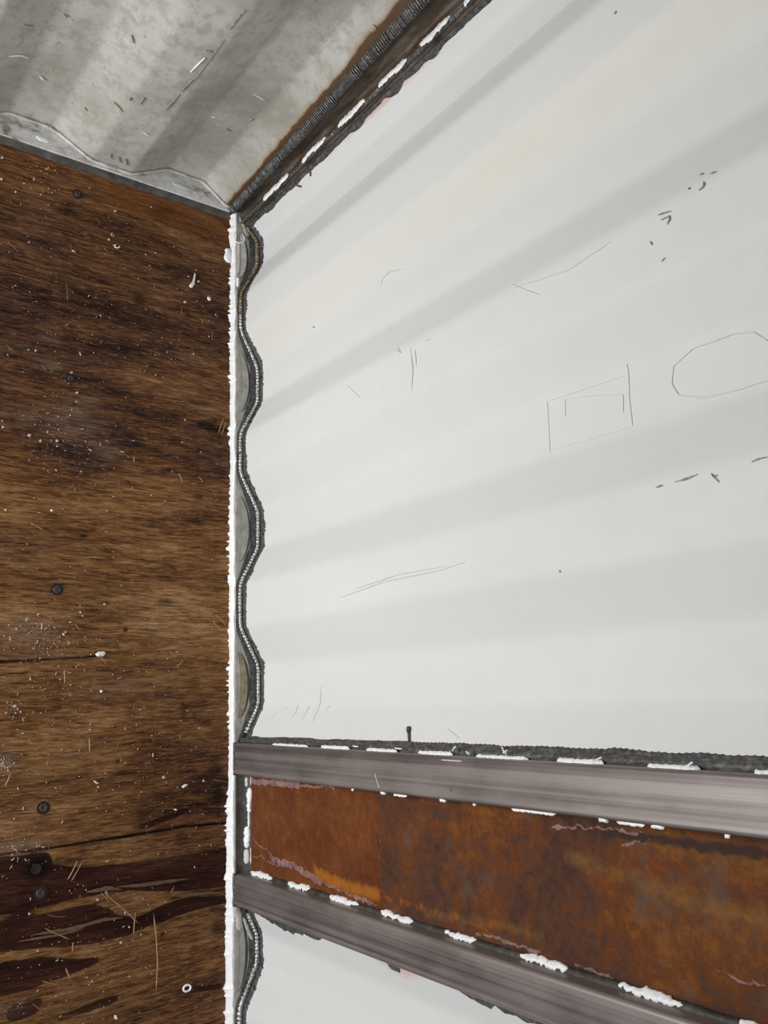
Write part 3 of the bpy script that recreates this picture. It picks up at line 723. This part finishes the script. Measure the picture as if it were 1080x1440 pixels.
# stitch-weld lumps down the side, and white paint between them
st = []
def side_marks(part, xs_, ydepth, lst, wy, h, seed, plane_y):
    for k, (u0, v0, u1, v1) in enumerate(lst):
        a = on(u0, v0, 1, plane_y); b = on(u1, v1, 1, plane_y); z0, z1 = sorted((a[2], b[2]))
        mb = MB(); smear(mb, (xs_, ydepth, 0), (-1, 0, 0), (0, 0, 1), (0, 1, 0), z0, z1, -wy, wy, h * rnd.uniform(.8, 1.3), seed + k * 7, rag=.45)
        part(mb, 'paint_patch', 'white')
        st.append((part, xs_, z0, z1))
L1 = [(381, 1048, 432, 1050), (450, 1050, 490, 1052), (513, 1053, 557, 1055), (586, 1057, 635, 1060), (667, 1062, 741, 1064), (781, 1070, 847, 1073), (908, 1077, 983, 1081), (1059, 1085, 1090, 1088), (1150, 1092, 1230, 1096)]
side_marks(part1, X1A, .0085, L1, .0048, .0028, 300, .006)
prev = None
for k, (u0, v0, u1, v1) in enumerate(L1):
    z1 = on(u1, v1, 1, .006)[2]
    if k + 1 < len(L1):
        z2 = on(L1[k + 1][0], L1[k + 1][1], 1, .006)[2]
        mb = MB(); smear(mb, (X1A + .0005, .018, 0), (-1, -.25, 0), (0, 0, 1), (-.15, 1, 0), z1 - .006, z2 + .006, -.008, .008, .0055, 700 + k, rag=.2, rough=.15)
        part1(mb, 'stitch_weld', 'dark' if k > 3 else 'burnt')
# thin white flecks on the far edge of post 1 (towards the rusty plate)
for k, (u0, v0, u1, v1) in enumerate([(497, 1108, 500, 1108), (539, 1117, 545, 1117), (556, 1119, 575, 1121), (622, 1127, 630, 1128), (668, 1134, 672, 1135), (722, 1140, 785, 1148), (845, 1154, 858, 1156), (870, 1157, 910, 1163), (918, 1164, 938, 1167), (1022, 1177, 1030, 1178)]):
    z0 = on(u0, v0, 1, 0.006)[2]; z1 = on(u1, v1, 1, .006)[2]
    wide = .0028 if k in (1, 3, 6, 8) else .0015
    mb = MB(); smear(mb, (X1B - .0002, .0035, 0), (1, -.5, 0), (0, 0, 1), (.3, 1, 0), z0, max(z1, z0 + .004), -wide, wide, .0022, 400 + k, rag=.5); part1(mb, 'paint_fleck', 'white')
# scratch on post 1
mb = MB(); a = on(527, 1088, 1, -.001); b = on(533, 1108, 1, -.001); tube_path(mb, resample([a - [0, .0001, 0], b - [0, .0001, 0]], .003), .0004, 5); part1(mb, 'scratch', 'white')
mb = MB(); a = on(620, 1068.5, 1, -.0008); b = on(650, 1070, 1, -.0008); smear(mb, (a[0], -.0008, 0), (0, -1, 0), (0, 0, 1), (1, 0, 0), a[2], b[2], -.0008, .0008, .0006, 7); part1(mb, 'paint_fleck', 'cream')

# post 2: white patches on the side towards the plate
L2 = [(353, 1222, 384, 1226), (405, 1237, 436, 1243), (464, 1258, 505, 1268), (535, 1278, 582, 1292), (625, 1306, 671, 1320), (731, 1342, 800, 1363), (868, 1386, 965, 1412), (1040, 1434, 1075, 1445)]
PY = .0235                     # plane of the rusty plate
for k, (u0, v0, u1, v1) in enumerate(L2):
    z0 = on(u0, v0, 1, PY - .003)[2]; z1 = on(u1, v1, 1, PY - .003)[2]
    mb = MB(); smear(mb, (X2A - .0035, PY - .0030, 0), (-.7, -.7, 0), (0, 0, 1), (-.7, .7, 0), z0, z1, -.0048, .0048, .0026, 500 + k * 3, rag=.5)
    part2(mb, 'paint_patch', 'white')
zz = np.arange(ZL, 2.3, .003)
mb = MB(); tube_path(mb, np.stack([X2A - .0005 + 0 * zz, PY - .001 + 0 * zz, zz], 1), .0048, 8, .3, .006, 63); part2(mb, 'weld_bead', 'dark')
# post 2 far side: burnt edge against the lower panel
for (za, zb, wd_, sd) in ((.02, .26, .012, 1), (.26, .47, .004, 2), (.40, .43, .012, 3), (.53, .72, .011, 4), (.72, 1.2, .006, 5)):
    z_ = np.arange(za, zb, .0025); n = len(z_); tt = np.linspace(-1, 1, n)
    wv = (.003 + 1.5 * wd_) * (.4 + .9 * fbm(z_ * 40, 0, 90 + sd)) * (1 - tt ** 4 * .8)
    G = np.zeros((n, 4, 3))
    for k, t in enumerate((0, .3, .9, 1)):
        x = X2B - .001 + .003 + wv * t
        G[:, k] = np.stack([x, np.interp(x, p2x, p2y) - (.0016 if k < 3 else -.0004) - .001 * vn(z_ * 300, k, 8), z_], 1)
    mb = MB(); mb.grid(G[:, ::-1]); part2(mb, 'burnt_edge', 'burnt')
for (u, v) in ((367, 1284), (586, 1352), (590, 1376)):
    pass

# ------------------------------------------------------------------ rusty plate between the posts
pz0 = .020
xs_ = np.linspace(X1B + .0004, X2A - .0004, 106); zs = np.concatenate([np.arange(.034, 1.15, .0022), np.arange(1.15, 2.41, .05)])
A, Zz = np.meshgrid(xs_, zs, indexing='ij')
U_ = lambda u, v: (lambda p: (p[0], p[2]))(on(u, v, 1, PY))
dz = U_(534, 1200)[1]
upper = np.clip((Zz - dz + .004 * (fbm(Zz * 50, A * 50, 3) - .5)) / .006, 0, 1)
peel = np.zeros(A.shape)
def pl(pts, wdt, M, s=1., seed=0):
    d = segdist(A + .0045 * (fbm(A * 130, Zz * 130, 20 + seed) - .5) * 2, Zz + .006 * (fbm(A * 130, Zz * 130, 30 + seed) - .5), [U_(*q) for q in pts])
    return np.maximum(M, s * np.clip(1.25 - d / wdt, 0, 1))
peel = pl([(355, 1176), (364, 1190), (374, 1194), (384, 1206)], .0014, peel, .9)
peel = pl([(348, 1209), (360, 1205), (368, 1203), (378, 1212), (400, 1220)], .0014, peel, .9)
peel = pl([(382, 1207), (395, 1213), (412, 1217), (430, 1228), (450, 1240)], .006, peel, 1.1)
peel = pl([(440, 1236), (470, 1248), (500, 1262), (530, 1273)], .0022, peel, .9)
peel = pl([(350, 1098), (380, 1100), (420, 1104)], .006, peel, 1.1)
peel = pl([(420, 1104), (440, 1106), (470, 1107)], .003, peel, .9)
peel = pl([(778, 1163), (800, 1164), (812, 1160), (830, 1165), (850, 1164), (880, 1168), (905, 1174)], .0016, peel, 1.)
peel = pl([(875, 1188), (905, 1184), (925, 1182)], .0014, peel, .8)
peel = pl([(1010, 1366), (1040, 1378), (1075, 1388)], .002, peel, .7)
peel = pl([(670, 1312), (720, 1325), (760, 1342)], .003, peel, .7)
peel = pl([(810, 1358), (840, 1366), (868, 1378)], .002, peel, .9)
peel = pl([(534, 1110), (535, 1180), (534, 1260)], .0012, peel, .55)
orange = np.zeros(A.shape)
orange = pl([(445, 1228), (475, 1242), (500, 1250), (530, 1258)], .014, orange, 1.0)
orange = pl([(530, 1260), (600, 1278), (690, 1305)], .008, orange, .5)
orange = pl([(349, 1115), (349, 1145), (350, 1190)], .0045, orange, .8)
ochre = np.zeros(A.shape)
ochre = pl([(800, 1205), (900, 1240), (1000, 1275), (1080, 1295)], .009, ochre, .8)
ochre = pl([(600, 1285), (700, 1300), (760, 1315)], .006, ochre, .6)
ochre = pl([(900, 1180), (1000, 1200), (1080, 1215)], .015, ochre, .4)
ochre = pl([(940, 1290), (1080, 1330)], .03, ochre, .25)
dk = np.clip(1.05 - (A - X1B) / (.006 + .010 * fbm(Zz * 30, 0, 44)), 0, 1) * np.where(Zz > U_(450, 1120)[1], .85, 0)  # shadow line beside the first post, put into the plate colour
dk = np.maximum(dk, np.clip(1 - (X2A - A) / (.012 + .014 * fbm(Zz * 20, 0, 46)), 0, 1) * np.clip((Zz - U_(600, 1280)[1]) * 5, 0, .9))
dk = pl([(850, 1170), (950, 1185), (1080, 1200)], .008, dk, .8)
yw = PY + .0016 * (fbm(A * 18, Zz * 6, 55, 2) - .5) - .0010 * peel
plate = empty('steel_plate', ((X1B + X2A) / 2, PY, .034)); tag(plate, 'rust-covered orange brown steel plate between the two steel posts', 'plate')
poff = (-(X1B + X2A) / 2, -PY, -.034)
o = grid_mesh('sheet', np.stack([A, yw, Zz], -1), MT['rust'], plate, -.003, dict(upper=upper, peel=peel, orange=orange, ochre=ochre, dark=dk)); o.location = poff
def partp(mb, nm, mat, lab=None):
    o = mb.build(nm, MT[mat], plate); o.location = poff
    if lab: o['label'] = lab
    return o
# lower edge: dark gap lip, cream remains, white sealant
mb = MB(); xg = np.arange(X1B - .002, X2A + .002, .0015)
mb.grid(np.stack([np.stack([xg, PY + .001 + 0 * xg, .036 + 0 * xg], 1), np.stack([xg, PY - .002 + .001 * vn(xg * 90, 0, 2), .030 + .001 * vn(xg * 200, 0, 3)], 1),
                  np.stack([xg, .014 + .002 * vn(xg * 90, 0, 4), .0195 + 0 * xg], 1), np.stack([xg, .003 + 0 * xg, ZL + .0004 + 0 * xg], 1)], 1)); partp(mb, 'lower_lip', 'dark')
def lip(v0, v1, lo_, hi_, mat, seed, rag=.5, h=.003):
    xa = on(342, v0, 1, .018)[0]; xb_ = on(342, v1, 1, .018)[0]
    mb = MB(); smear(mb, (0, .0195, .026), (0, -.8, .6), (1, 0, 0), (0, .6, .8), xa, xb_, lo_, hi_, h, seed, rag=rag); partp(mb, 'sealant_patch' if mat == 'white' else 'paint_patch', mat)
lip(1107, 1142, -.001, .009, 'white', 1)
lip(1140, 1163, .001, .005, 'white', 5, .5, .002)
lip(1161, 1192, -.006, .007, 'white', 2, .3)
lip(1193, 1214, -.006, .004, 'cream', 3, .2, .0015)
lip(1190, 1214, .006, .009, 'white', 6, .4, .002)
lip(1092, 1106, -.004, .002, 'cream', 4, .3, .0015)
lip(1091, 1104, .006, .009, 'white', 9, .3, .0015)

# ------------------------------------------------------------------ scuffs on the white panel
pn_y = lambda x: float(np.interp(x, p1x, p1y))
def onpanel(u, v):
    y = .03
    for _ in range(6):
        p = on(u, v, 1, y); y = .6 * pn_y(p[0]) + .4 * y
    p = on(u, v, 1, y); return p
def scuff(pts, r, mat, parent=wall, nm='scuff_mark', surf=onpanel, N=(0, -1, 0)):
    Q = resample([surf(*q) for q in pts], .004)
    if surf is onpanel: Q = np.stack([Q[:, 0], np.interp(Q[:, 0], p1x, p1y) - .0011, Q[:, 2]], 1)
    n = len(Q); T = np.gradient(Q, axis=0); T /= np.linalg.norm(T, axis=1)[:, None]; W = np.cross(T, np.array(N, float)); W /= np.linalg.norm(W, axis=1)[:, None]
    t = np.linspace(0, 1, n); ww = r * np.clip(np.sin(np.pi * np.clip(t, .04, .96)), .2, 1) * (.6 + .8 * vn(t * 9, 0, int(pts[0][0])))
    Nv = np.array(N, float) * (.0004 if mat != 'scuff_pale' else .00015)
    G = np.stack([Q - W * ww[:, None] - Nv * 4, Q - W * ww[:, None] * .8 + Nv, Q + W * ww[:, None] * .8 + Nv, Q + W * ww[:, None] - Nv * 4], 1)
    mb = MB(); mb.grid(G); return mb.build(nm, MT[mat], parent)
for pts, r in [([(926, 303), (934, 300), (945, 297)], .0010), ([(930, 310), (938, 306), (944, 304), (942, 312), (939, 316)], .0011), ([(984, 268), (992, 262), (990, 256)], .0012), ([(985, 246), (990, 245)], .0012), ([(1000, 245), (1008, 242)], .0009),
               ([(969, 265), (971, 266)], .0012), ([(915, 340), (918, 345)], .0009), ([(931, 368), (936, 363)], .0009), ([(865, 20), (868, 16)], .0014), ([(950, 678), (968, 673), (982, 667)], .0012), ([(1058, 650), (1068, 645), (1080, 643)], .0014),
               ([(1001, 666), (1006, 672), (1012, 678)], .0014), ([(1003, 671), (1010, 668)], .001), ([(923, 686), (933, 682)], .001), ([(787, 803), (789, 804)], .0014), ([(440, 459), (443, 461)], .0012), ([(415, 248), (419, 262), (424, 264)], .0016), ([(434, 238), (438, 246)], .0014)]:
    scuff(pts, r, 'scuff')
for pts, r in [([(770, 565), (772, 600), (774, 636)], .0014), ([(770, 565), (820, 548), (882, 528)], .0012), ([(882, 512), (885, 560), (890, 598)], .0014), ([(774, 634), (830, 618), (890, 600)], .0010), ([(795, 562), (840, 556), (877, 555), (877, 580)], .001), ([(795, 562), (796, 585)], .001),
               ([(948, 515), (945, 540), (955, 556), (985, 560), (1040, 548), (1080, 535)], .0012), ([(948, 515), (975, 490), (1030, 470), (1060, 467), (1080, 480)], .0012),
               ([(578, 490), (581, 520), (580, 550)], .001), ([(584, 492), (586, 515)], .001), ([(488, 541), (508, 560)], .0012), ([(555, 492), (565, 497), (560, 488)], .001), ([(600, 480), (606, 476)], .001), ([(720, 400), (732, 405), (760, 415)], .001),
               ([(480, 840), (540, 818), (620, 802), (655, 790)], .0016), ([(500, 828), (560, 808), (630, 796)], .0013), ([(440, 1015), (448, 995), (452, 965)], .0016), ([(425, 1012), (436, 992)], .0014), ([(412, 1010), (420, 990)], .0012), ([(450, 1008), (464, 992)], .0014), ([(380, 1012), (392, 1000), (405, 994)], .0016), ([(630, 1025), (646, 1038)], .001),
               ([(536, 404), (538, 392), (548, 382), (570, 378)], .0011), ([(725, 405), (800, 380), (860, 340)], .0008)]:
    scuff(pts, r * .6, 'scuff_pale')
for u0, v0 in ((372, 349),):
    a = onpanel(372, 349); zz = np.linspace(.09, 1.15, 200)
# highlight of the bend up the first slope, drawn as a thin white line
zz = np.arange(.06, 1.6, .01); bxl = .118
mb = MB(); tube_path(mb, np.stack([bxl + 0 * zz, pn_y(bxl) - .0009 + 0 * zz, zz], 1), .0005, 5); mb.build('bend_highlight', MT['white'], wall)
# drip of burnt paint by post 1
a = onpanel(576, 1023); b = onpanel(577, 1044)
mb = MB(); q = resample([(a[0], pn_y(a[0]) - .0015, a[2]), (b[0], pn_y(b[0]) - .0018, b[2])], .001); tube_path(mb, q, .0018, 8, .3, .01, 3); tube_path(mb, q[:8], .0030, 8, .3, .01, 3); mb.build('burnt_drip', MT['burnt'], wall)
# curl of dark paint near the corner
# ------------------------------------------------------------------ scratches on the left wall
def onleft(u, v):
    x = -.01
    for _ in range(8):
        p = on(u, v, 0, x); x = .6 * float(np.interp(p[1], yb, bx)) + .4 * x
    p = on(u, v, 0, x); p[0] = float(np.interp(p[1], yb, bx)) + .0022; return p
for pts, r, mt in [([(232, 154), (242, 143), (252, 131)], .0014, 'scuff'), ([(254, 129), (264, 117), (275, 108)], .0018, 'scuff'), ([(268, 100), (280, 88), (288, 80)], .0012, 'white'), ([(276, 108), (300, 75), (315, 55)], .0008, 'scuff'), ([(322, 40), (332, 28), (345, 12)], .0010, 'scuff'), ([(290, 70), (298, 72)], .0018, 'scuff'),
                   ([(196, 146), (203, 136)], .0018, 'scuff'), ([(182, 140), (184, 136)], .0015, 'scuff'), ([(350, 168), (356, 166)], .0022, 'scuff'), ([(156, 215), (155, 222)], .001, 'scuff'), ([(167, 219), (169, 228)], .001, 'scuff'), ([(177, 222), (179, 232)], .001, 'scuff'),
                   ([(13, 78), (30, 77), (40, 81)], .0012, 'white'), ([(119, 150), (122, 155)], .001, 'scuff'), ([(90, 18), (95, 24)], .0009, 'scuff'), ([(185, 48), (188, 60)], .0012, 'scuff'), ([(35, 34), (48, 36)], .0008, 'scuff'), ([(318, 180), (325, 184)], .0009, 'scuff'), ([(200, 184), (210, 190)], .0012, 'white'), ([(55, 105), (62, 112)], .0014, 'white'),
                   ([(160, 142), (168, 150), (172, 156)], .0012, 'tan'), ([(525, 33), (530, 40)], .0012, 'scuff'), ([(297, 163), (303, 164)], .001, 'white'), ([(355, 130), (372, 140)], .0008, 'white'), ([(250, 246), (247, 250)], .0012, 'white')]:
    scuff(pts, r, mt, lw, 'scratch', onleft, (1, 0, 0))
for (u, v, ru, rv, mt, ax) in ((128, 221, .016, .006, 'tan', 2), (118, 214, .010, .004, 'cream', 2), (60, 196, .012, .004, 'white', 2), (255, 262, .02, .004, 'ledge_left', 2)):
    p = on(u, v, 2, .0118); 
    flatpatch(p, rv, ru, mt, lrail, 'paint_patch', int(u), 2)

# ------------------------------------------------------------------ debris on the floor
def splinter(pts, r, label, mat='straw'):
    F = [fl(*q) for q in pts]; q = resample([(x, y, 0) for x, y in F], .0025); n = len(q); c = q[n // 2].copy()
    z = r * 1.0 + .0008 + .0012 * np.sin(np.pi * np.linspace(0, 1, n)); q[:, 2] = z
    m2 = MB(); P = q - np.array([c[0], c[1], 0]); T = np.gradient(P, axis=0); T /= np.linalg.norm(T, axis=1)[:, None]
    S = np.cross(T, (0, 0, 1.)); t = np.linspace(0, 1, n); rr = r * np.clip(np.minimum(t, 1 - t) * 10, .25, 1)
    G = np.stack([P + S * rr[:, None], P + np.array([0, 0, 1]) * rr[:, None] * .9, P - S * rr[:, None], P - np.array([0, 0, 1]) * rr[:, None] * .8], 1)
    m2.grid(G, closed=True); m2.add(G[0], [(3, 2, 1, 0)]); m2.add(G[-1], [(0, 1, 2, 3)])
    o = m2.build('wood_splinter', MT[mat], None, False); o.location = (c[0], c[1], 0)
    return tag(o, label, 'splinter', 'wood splinters scattered on the plywood floor')
def k4(l): return [(a / 2.3222, 820 + b / 2.3222) for a, b in l]
def k3(l): return [(a / 3., 380 + b / 3.) for a, b in l]
SPL = [
    (k4([(500, 1078), (508, 1160), (512, 1240), (508, 1335)]), .0012, 'longest straight splinter on the floor, lying parallel to the white sealant near the bottom', 'straw'),
    (k4([(340, 1012), (380, 1045), (420, 1080), (450, 1110)]), .0012, 'curved splinter slanting down right just above the top of the longest splinter', 'straw'),
    (k4([(441, 1075), (436, 1110), (435, 1145)]), .0010, 'short upright splinter crossing the end of the curved slanting splinter', 'straw'),
    (k4([(145, 1126), (180, 1142), (225, 1162)]), .0010, 'splinter slanting down right on dark torn veneer, left of the longest splinter', 'straw'),
    (k4([(237, 1172), (234, 1205)]), .0009, 'tiny upright splinter just under the one slanting on dark torn veneer', 'straw'),
    (k4([(213, 1255), (222, 1280), (229, 1295)]), .0012, 'short thick splinter at lower left of the longest splinter', 'straw'),
    (k4([(252, 905), (236, 938), (220, 968)]), .0009, 'left of two parallel splinters below the long floor crack', 'straw'),
    (k4([(268, 908), (250, 940), (232, 972)]), .0008, 'right of two parallel splinters below the long floor crack', 'straw'),
    (k4([(348, 1003), (350, 1035)]), .0009, 'tiny upright splinter at the upper end of the curved slanting splinter', 'straw'),
    (k4([(328, 1008), (346, 1030), (356, 1042)]), .0007, 'small splinter crossed with the tiny upright one over the torn veneer', 'straw'),
    (k4([(568, 988), (556, 1010)]), .0008, 'small bent splinter on the dark red torn veneer near the middle', 'straw'),
    (k4([(100, 1368), (140, 1398), (180, 1432)]), .0010, 'long thin splinter slanting towards the bottom left edge of the photo', 'straw_pale'),
    (k4([(135, 1298), (190, 1312)]), .0009, 'small splinter lying nearly level near the bottom left of the floor', 'straw'),
    (k4([(150, 1080), (180, 1088), (215, 1088)]), .0009, 'thin curved splinter on dark torn veneer at far left', 'straw_pale'),
    (k4([(700, 103), (718, 118), (735, 138)]), .0012, 'upper one of the crossed straws beside the sealant at mid height', 'straw'),
    (k4([(692, 122), (706, 142), (725, 160)]), .0010, 'lower one of the crossed straws beside the sealant at mid height', 'straw'),
    (k4([(553, 222), (566, 242)]), .0008, 'short splinter slanting down right, level with the white chip in the partial crack', 'straw'),
    (k4([(597, 250), (576, 276)]), .0010, 'short splinter slanting down left, right of the white chip in the partial crack', 'straw'),
    (k4([(209, 282), (210, 328)]), .0010, 'upright bar of the small cross of splinters below the partial crack', 'straw'),
    (k4([(200, 296), (220, 297)]), .0008, 'level bar of the small cross of splinters below the partial crack', 'straw'),
    (k4([(290, 505), (291, 552)]), .0011, 'upright splinter in the middle of the light brown boards', 'straw'),
    (k4([(105, 612), (130, 622), (160, 628)]), .0009, 'thin splinter near the left edge, above the screw beside the long crack', 'straw'),
    (k4([(34, 620), (24, 645), (15, 662)]), .0010, 'splinter slanting down left beside the pale dust patch at the left edge', 'straw'),
    (k4([(170, 573), (215, 572), (268, 555)]), .0009, 'long faint splinter bending up right above the screw beside the long crack', 'straw_pale'),
    (k4([(72, 437), (75, 455)]), .0012, 'tiny upright splinter under the pinkish crumbs at the left', 'straw'),
    (k4([(320, 232), (345, 264)]), .0008, 'fine splinter crossing just below the white chip in the partial crack', 'straw'),
    (k4([(243, 135), (262, 155)]), .0008, 'fine splinter below the crumbs right of the pale dust patch', 'straw'),
    (k3([(125, 1065), (150, 1080), (180, 1097)]), .0011, 'thick pale splinter at left, well above the screw in the light boards', 'straw'),
    (k3([(752, 858), (768, 898)]), .0011, 'left of two splinters just under the tone change of the plywood', 'straw'),
    (k3([(835, 872), (856, 896)]), .0009, 'right of two splinters just under the tone change of the plywood', 'straw'),
    (k3([(563, 782), (563, 812)]), .0009, 'small upright splinter just above the tone change of the plywood', 'straw'),
    (k3([(892, 252), (892, 298)]), .0009, 'upright splinter on dark plywood close to the sealant', 'straw_pale'),
    (k3([(763, 150), (763, 190)]), .0008, 'upright splinter on dark plywood below the small round white chip', 'straw_pale'),
    (k3([(175, 402), (195, 432)]), .0008, 'small splinter left of the upper screw in the dark boards', 'straw_pale'),
    (k3([(280, 60), (283, 130)]), .0007, 'faint upright splinter on dark plywood under the curled white chip', 'straw_pale'),
    (k3([(28, 318), (58, 348)]), .0008, 'faint splinter at the left edge on the dark boards', 'straw_pale'),
    ([(307, 605 + 4), (310, 596), (314, 588)], .0009, 'pale splinter standing out of the torn knot beside the sealant', 'straw'),
    ([(311, 611), (314, 602), (317, 594)], .0009, 'second pale splinter at the torn knot, closest to the sealant', 'straw'),
    ([(10, 340), (20, 350), (27, 356)], .0007, 'short splinter at the upper left of the floor', 'straw_pale'),
    ([(98, 343), (100, 352)], .0007, 'tiny upright splinter right of the short one at the upper left', 'straw_pale'),
]
for pts, r, lab, mt in SPL: splinter(pts, r, lab, mt)

def chip(pts, label, h=.0022, mat='white', cat='chip', nm='paint_chip', seed=1):
    """irregular flake from an outline measured on the floor"""
    F = np.array([fl(*q) for q in pts]); c = F.mean(0); F = F - c; F = F[:-0 or None]
    ring = np.vstack([F, F[:1]]); ring = resample(ring, .0012)[:-1]; n = len(ring)
    m2 = MB(); G = []
    for s, z in ((1, .0003), (1.0, h * .5), (.72, h), (.3, h * 1.15), (.02, h * 1.05)):
        G.append(np.column_stack([ring * s, z + .0004 * vn(np.arange(n) * .9, s * 7, seed)]))
    m2.grid(np.array(G), closed=True)
    o = m2.build(nm, MT[mat]); o.location = (c[0], c[1], 0)
    return tag(o, label, cat, 'white chips on the plywood floor')
chip([(273, 384), (275, 386), (273, 400), (270, 405), (266, 404), (266, 401), (270, 397), (272, 390)], 'curved tapering white chip, the largest on the dark upper plywood', seed=1)
chip([(292, 417), (296, 419), (296, 423), (293, 423), (291, 420)], 'small rounded white chip between the tapering chip and the sealant', seed=2)
chip(k4([(310, 232), (322, 224), (340, 223), (344, 230), (336, 240), (318, 240)]), 'white flake lying in the end of the partial crack', seed=3)
chip(k4([(592, 664), (603, 656), (613, 656), (610, 662), (598, 670)]), 'slim slanted white chip above the right end of the long crack', seed=4)
chip(k4([(304, 644), (312, 646), (324, 656), (312, 654)]), 'slim white chip left of centre above the long crack', .0015, seed=5)
chip(k4([(326, 350), (334, 349), (334, 357), (327, 358)]), 'small square white chip in the light boards below the partial crack', seed=6)
chip(k4([(566, 738), (574, 736), (580, 742), (572, 743)]), 'tiny white chip just above the long crack at its right', .0015, seed=7)
chip(k3([(18, 1010 / 1.0), (26, 1008), (24, 1018)]), 'tiny white chip at the left edge of the light boards', .0015, seed=8)
chip(k3([(212, 1010), (224, 1011), (222, 1018), (213, 1018)]), 'small white chip level with the upper light boards, left', .0018, seed=9)
chip(k4([(372, 1410), (380, 1410), (384, 1424), (374, 1424)]), 'small white chip near the bottom edge left of the heart-shaped loop', .0015, seed=10)
# curls (rings) of white swarf
def curl(u, v, r, a0, a1, label, wr=.0011, k=1.25, rot=0):
    x, y = fl(u, v); a = np.linspace(a0, a1, 30)
    px = r * np.cos(a); py = r * np.sin(a) * k
    P = np.stack([px * math.cos(rot) - py * math.sin(rot), px * math.sin(rot) + py * math.cos(rot), wr + .0008 + .0008 * np.sin(a)], 1)
    m2 = MB(); tube_path(m2, P, wr, 7); o = m2.build('white_curl', MT['white']); o.location = (x, y, 0)
    tag(o, label, 'chip', 'white chips on the plywood floor')
curl(262, 1389, .0046, .2, 6.3, 'heart-shaped white loop near the bottom right of the floor', .0017)
curl(164, 347, .0030, -2.6, 1.8, 'small hooked white curl on the dark upper plywood', .0010)
# pinkish crumbs (countable larger ones)
CR = [(2, 252), (34, 258), (22, 270), (3, 222), (162, 297), (153, 337), (279, 396), (4, 601), (3, 592), (41, 612), (57, 620), (80, 612 + 8), (108, 552), (101, 532 - 8), (272, 498), (260, 425), (50, 393 + 100), (40, 492),
      (113, 861), (116, 866), (92, 889), (89, 892), (76, 905), (6, 894), (14, 896), (21, 993), (25, 998), (29, 1001), (147, 850), (99, 963), (137, 1205 + 60), (170, 1325), (286, 1098), (230, 1098 - 5), (41, 1295 - 10)]
for k, (u, v) in enumerate(CR):
    r = rnd.uniform(1.4, 2.8); a0 = rnd.uniform(0, 6)
    o = chip([(u + r * math.cos(a0 + q) * rnd.uniform(.6, 1.1), v + r * math.sin(a0 + q) * rnd.uniform(.6, 1.1)) for q in (0, 1.1, 2.1, 3.3, 4.4, 5.3)], 'small pale wood crumb lying loose on the plywood floor', rnd.uniform(.001, .002), 'chip', 'crumb', 'wood_crumb', k)
    o['group'] = 'pale wood crumbs on the plywood floor'
# fine sawdust: too many to count
m2 = MB(); cl = [(60, 255, 30, 60), (75, 610, 45, 90), (100, 640, 60, 60), (60, 890, 40, 130), (30, 1190, 30, 70), (90, 930, 60, 90), (20, 1000, 20, 40), (8, 1075, 8, 60), (120, 1000, 120, 120), (150, 700, 120, 60), (150, 480, 110, 110), (180, 360, 120, 80), (200, 1100, 90, 90), (150, 1350, 110, 110)]
pts = []
for (u, v, s, n_) in cl:
    for _ in range(n_): pts.append((rnd.gauss(u, s * .6), rnd.gauss(v, s * .6)))
for _ in range(560): pts.append((rnd.uniform(-5, 316), rnd.uniform(200, 1445)))
for (u, v) in pts:
    x, y = fl(u, v)
    if x < .03 or y > -.012 or x > 1.6: continue
    r = min(.0015, .00035 + rnd.expovariate(1 / .00024)); a = rnd.uniform(0, 6.28); el = rnd.choice([1, 1, 1.4, 2.4])
    ca, sa = math.cos(a), math.sin(a)
    V = [(x + ca * r * el * i - sa * r * j, y + sa * r * el * i + ca * r * j, .0004 + k * r) for i, j, k in ((-1, -.5, 0), (1, -.7, 0), (.7, .8, 0), (-.8, .6, 0), (-.6, -.3, .9), (.6, -.4, 1), (.4, .5, .9), (-.5, .4, 1))]
    m2.add(V, [(4, 5, 6, 7), (0, 1, 5, 4), (1, 2, 6, 5), (2, 3, 7, 6), (3, 0, 4, 7)])
o = m2.build('sawdust', MT['chip'], None, False)
tag(o, 'fine pale sawdust specks sprinkled over the dark plywood floor', 'sawdust', None, 'stuff')
# curled flecks of white paint standing on the post edges
for k, (u, v, du, dv) in enumerate([(712, 1060, -6, -9), (708, 1059, 5, -4), (838, 1069, 8, -4), (967, 1077, 7, -5), (660, 1060, -4, -3), (497, 1049, 7, 1), (556, 1052, 9, 1), (637, 1055, 4, -5)]):
    a = on(u, v, 1, .004); b = on(u + du, v + dv, 1, .002)
    q = resample([a, (a + b) / 2 + np.array([0, -.002, .001]), b], .0008)
    mb = MB(); tube_path(mb, q, .0013, 6, .4, .004, k, .6); part1(mb, 'paint_fleck', 'white')
# dark blister curl beside the corner
for k, pts in enumerate([[(411, 243), (413, 254), (418, 261), (425, 263)], [(434, 238), (438, 242), (438, 248)]]):
    q = np.array([onpanel(*p) for p in pts]); q[:, 1] = np.interp(q[:, 0], p1x, p1y) - .0025
    mb = MB(); tube_path(mb, resample(q, .001), .0013, 6, .3, .006, k); mb.build('paint_blister', MT['burnt'], wall)
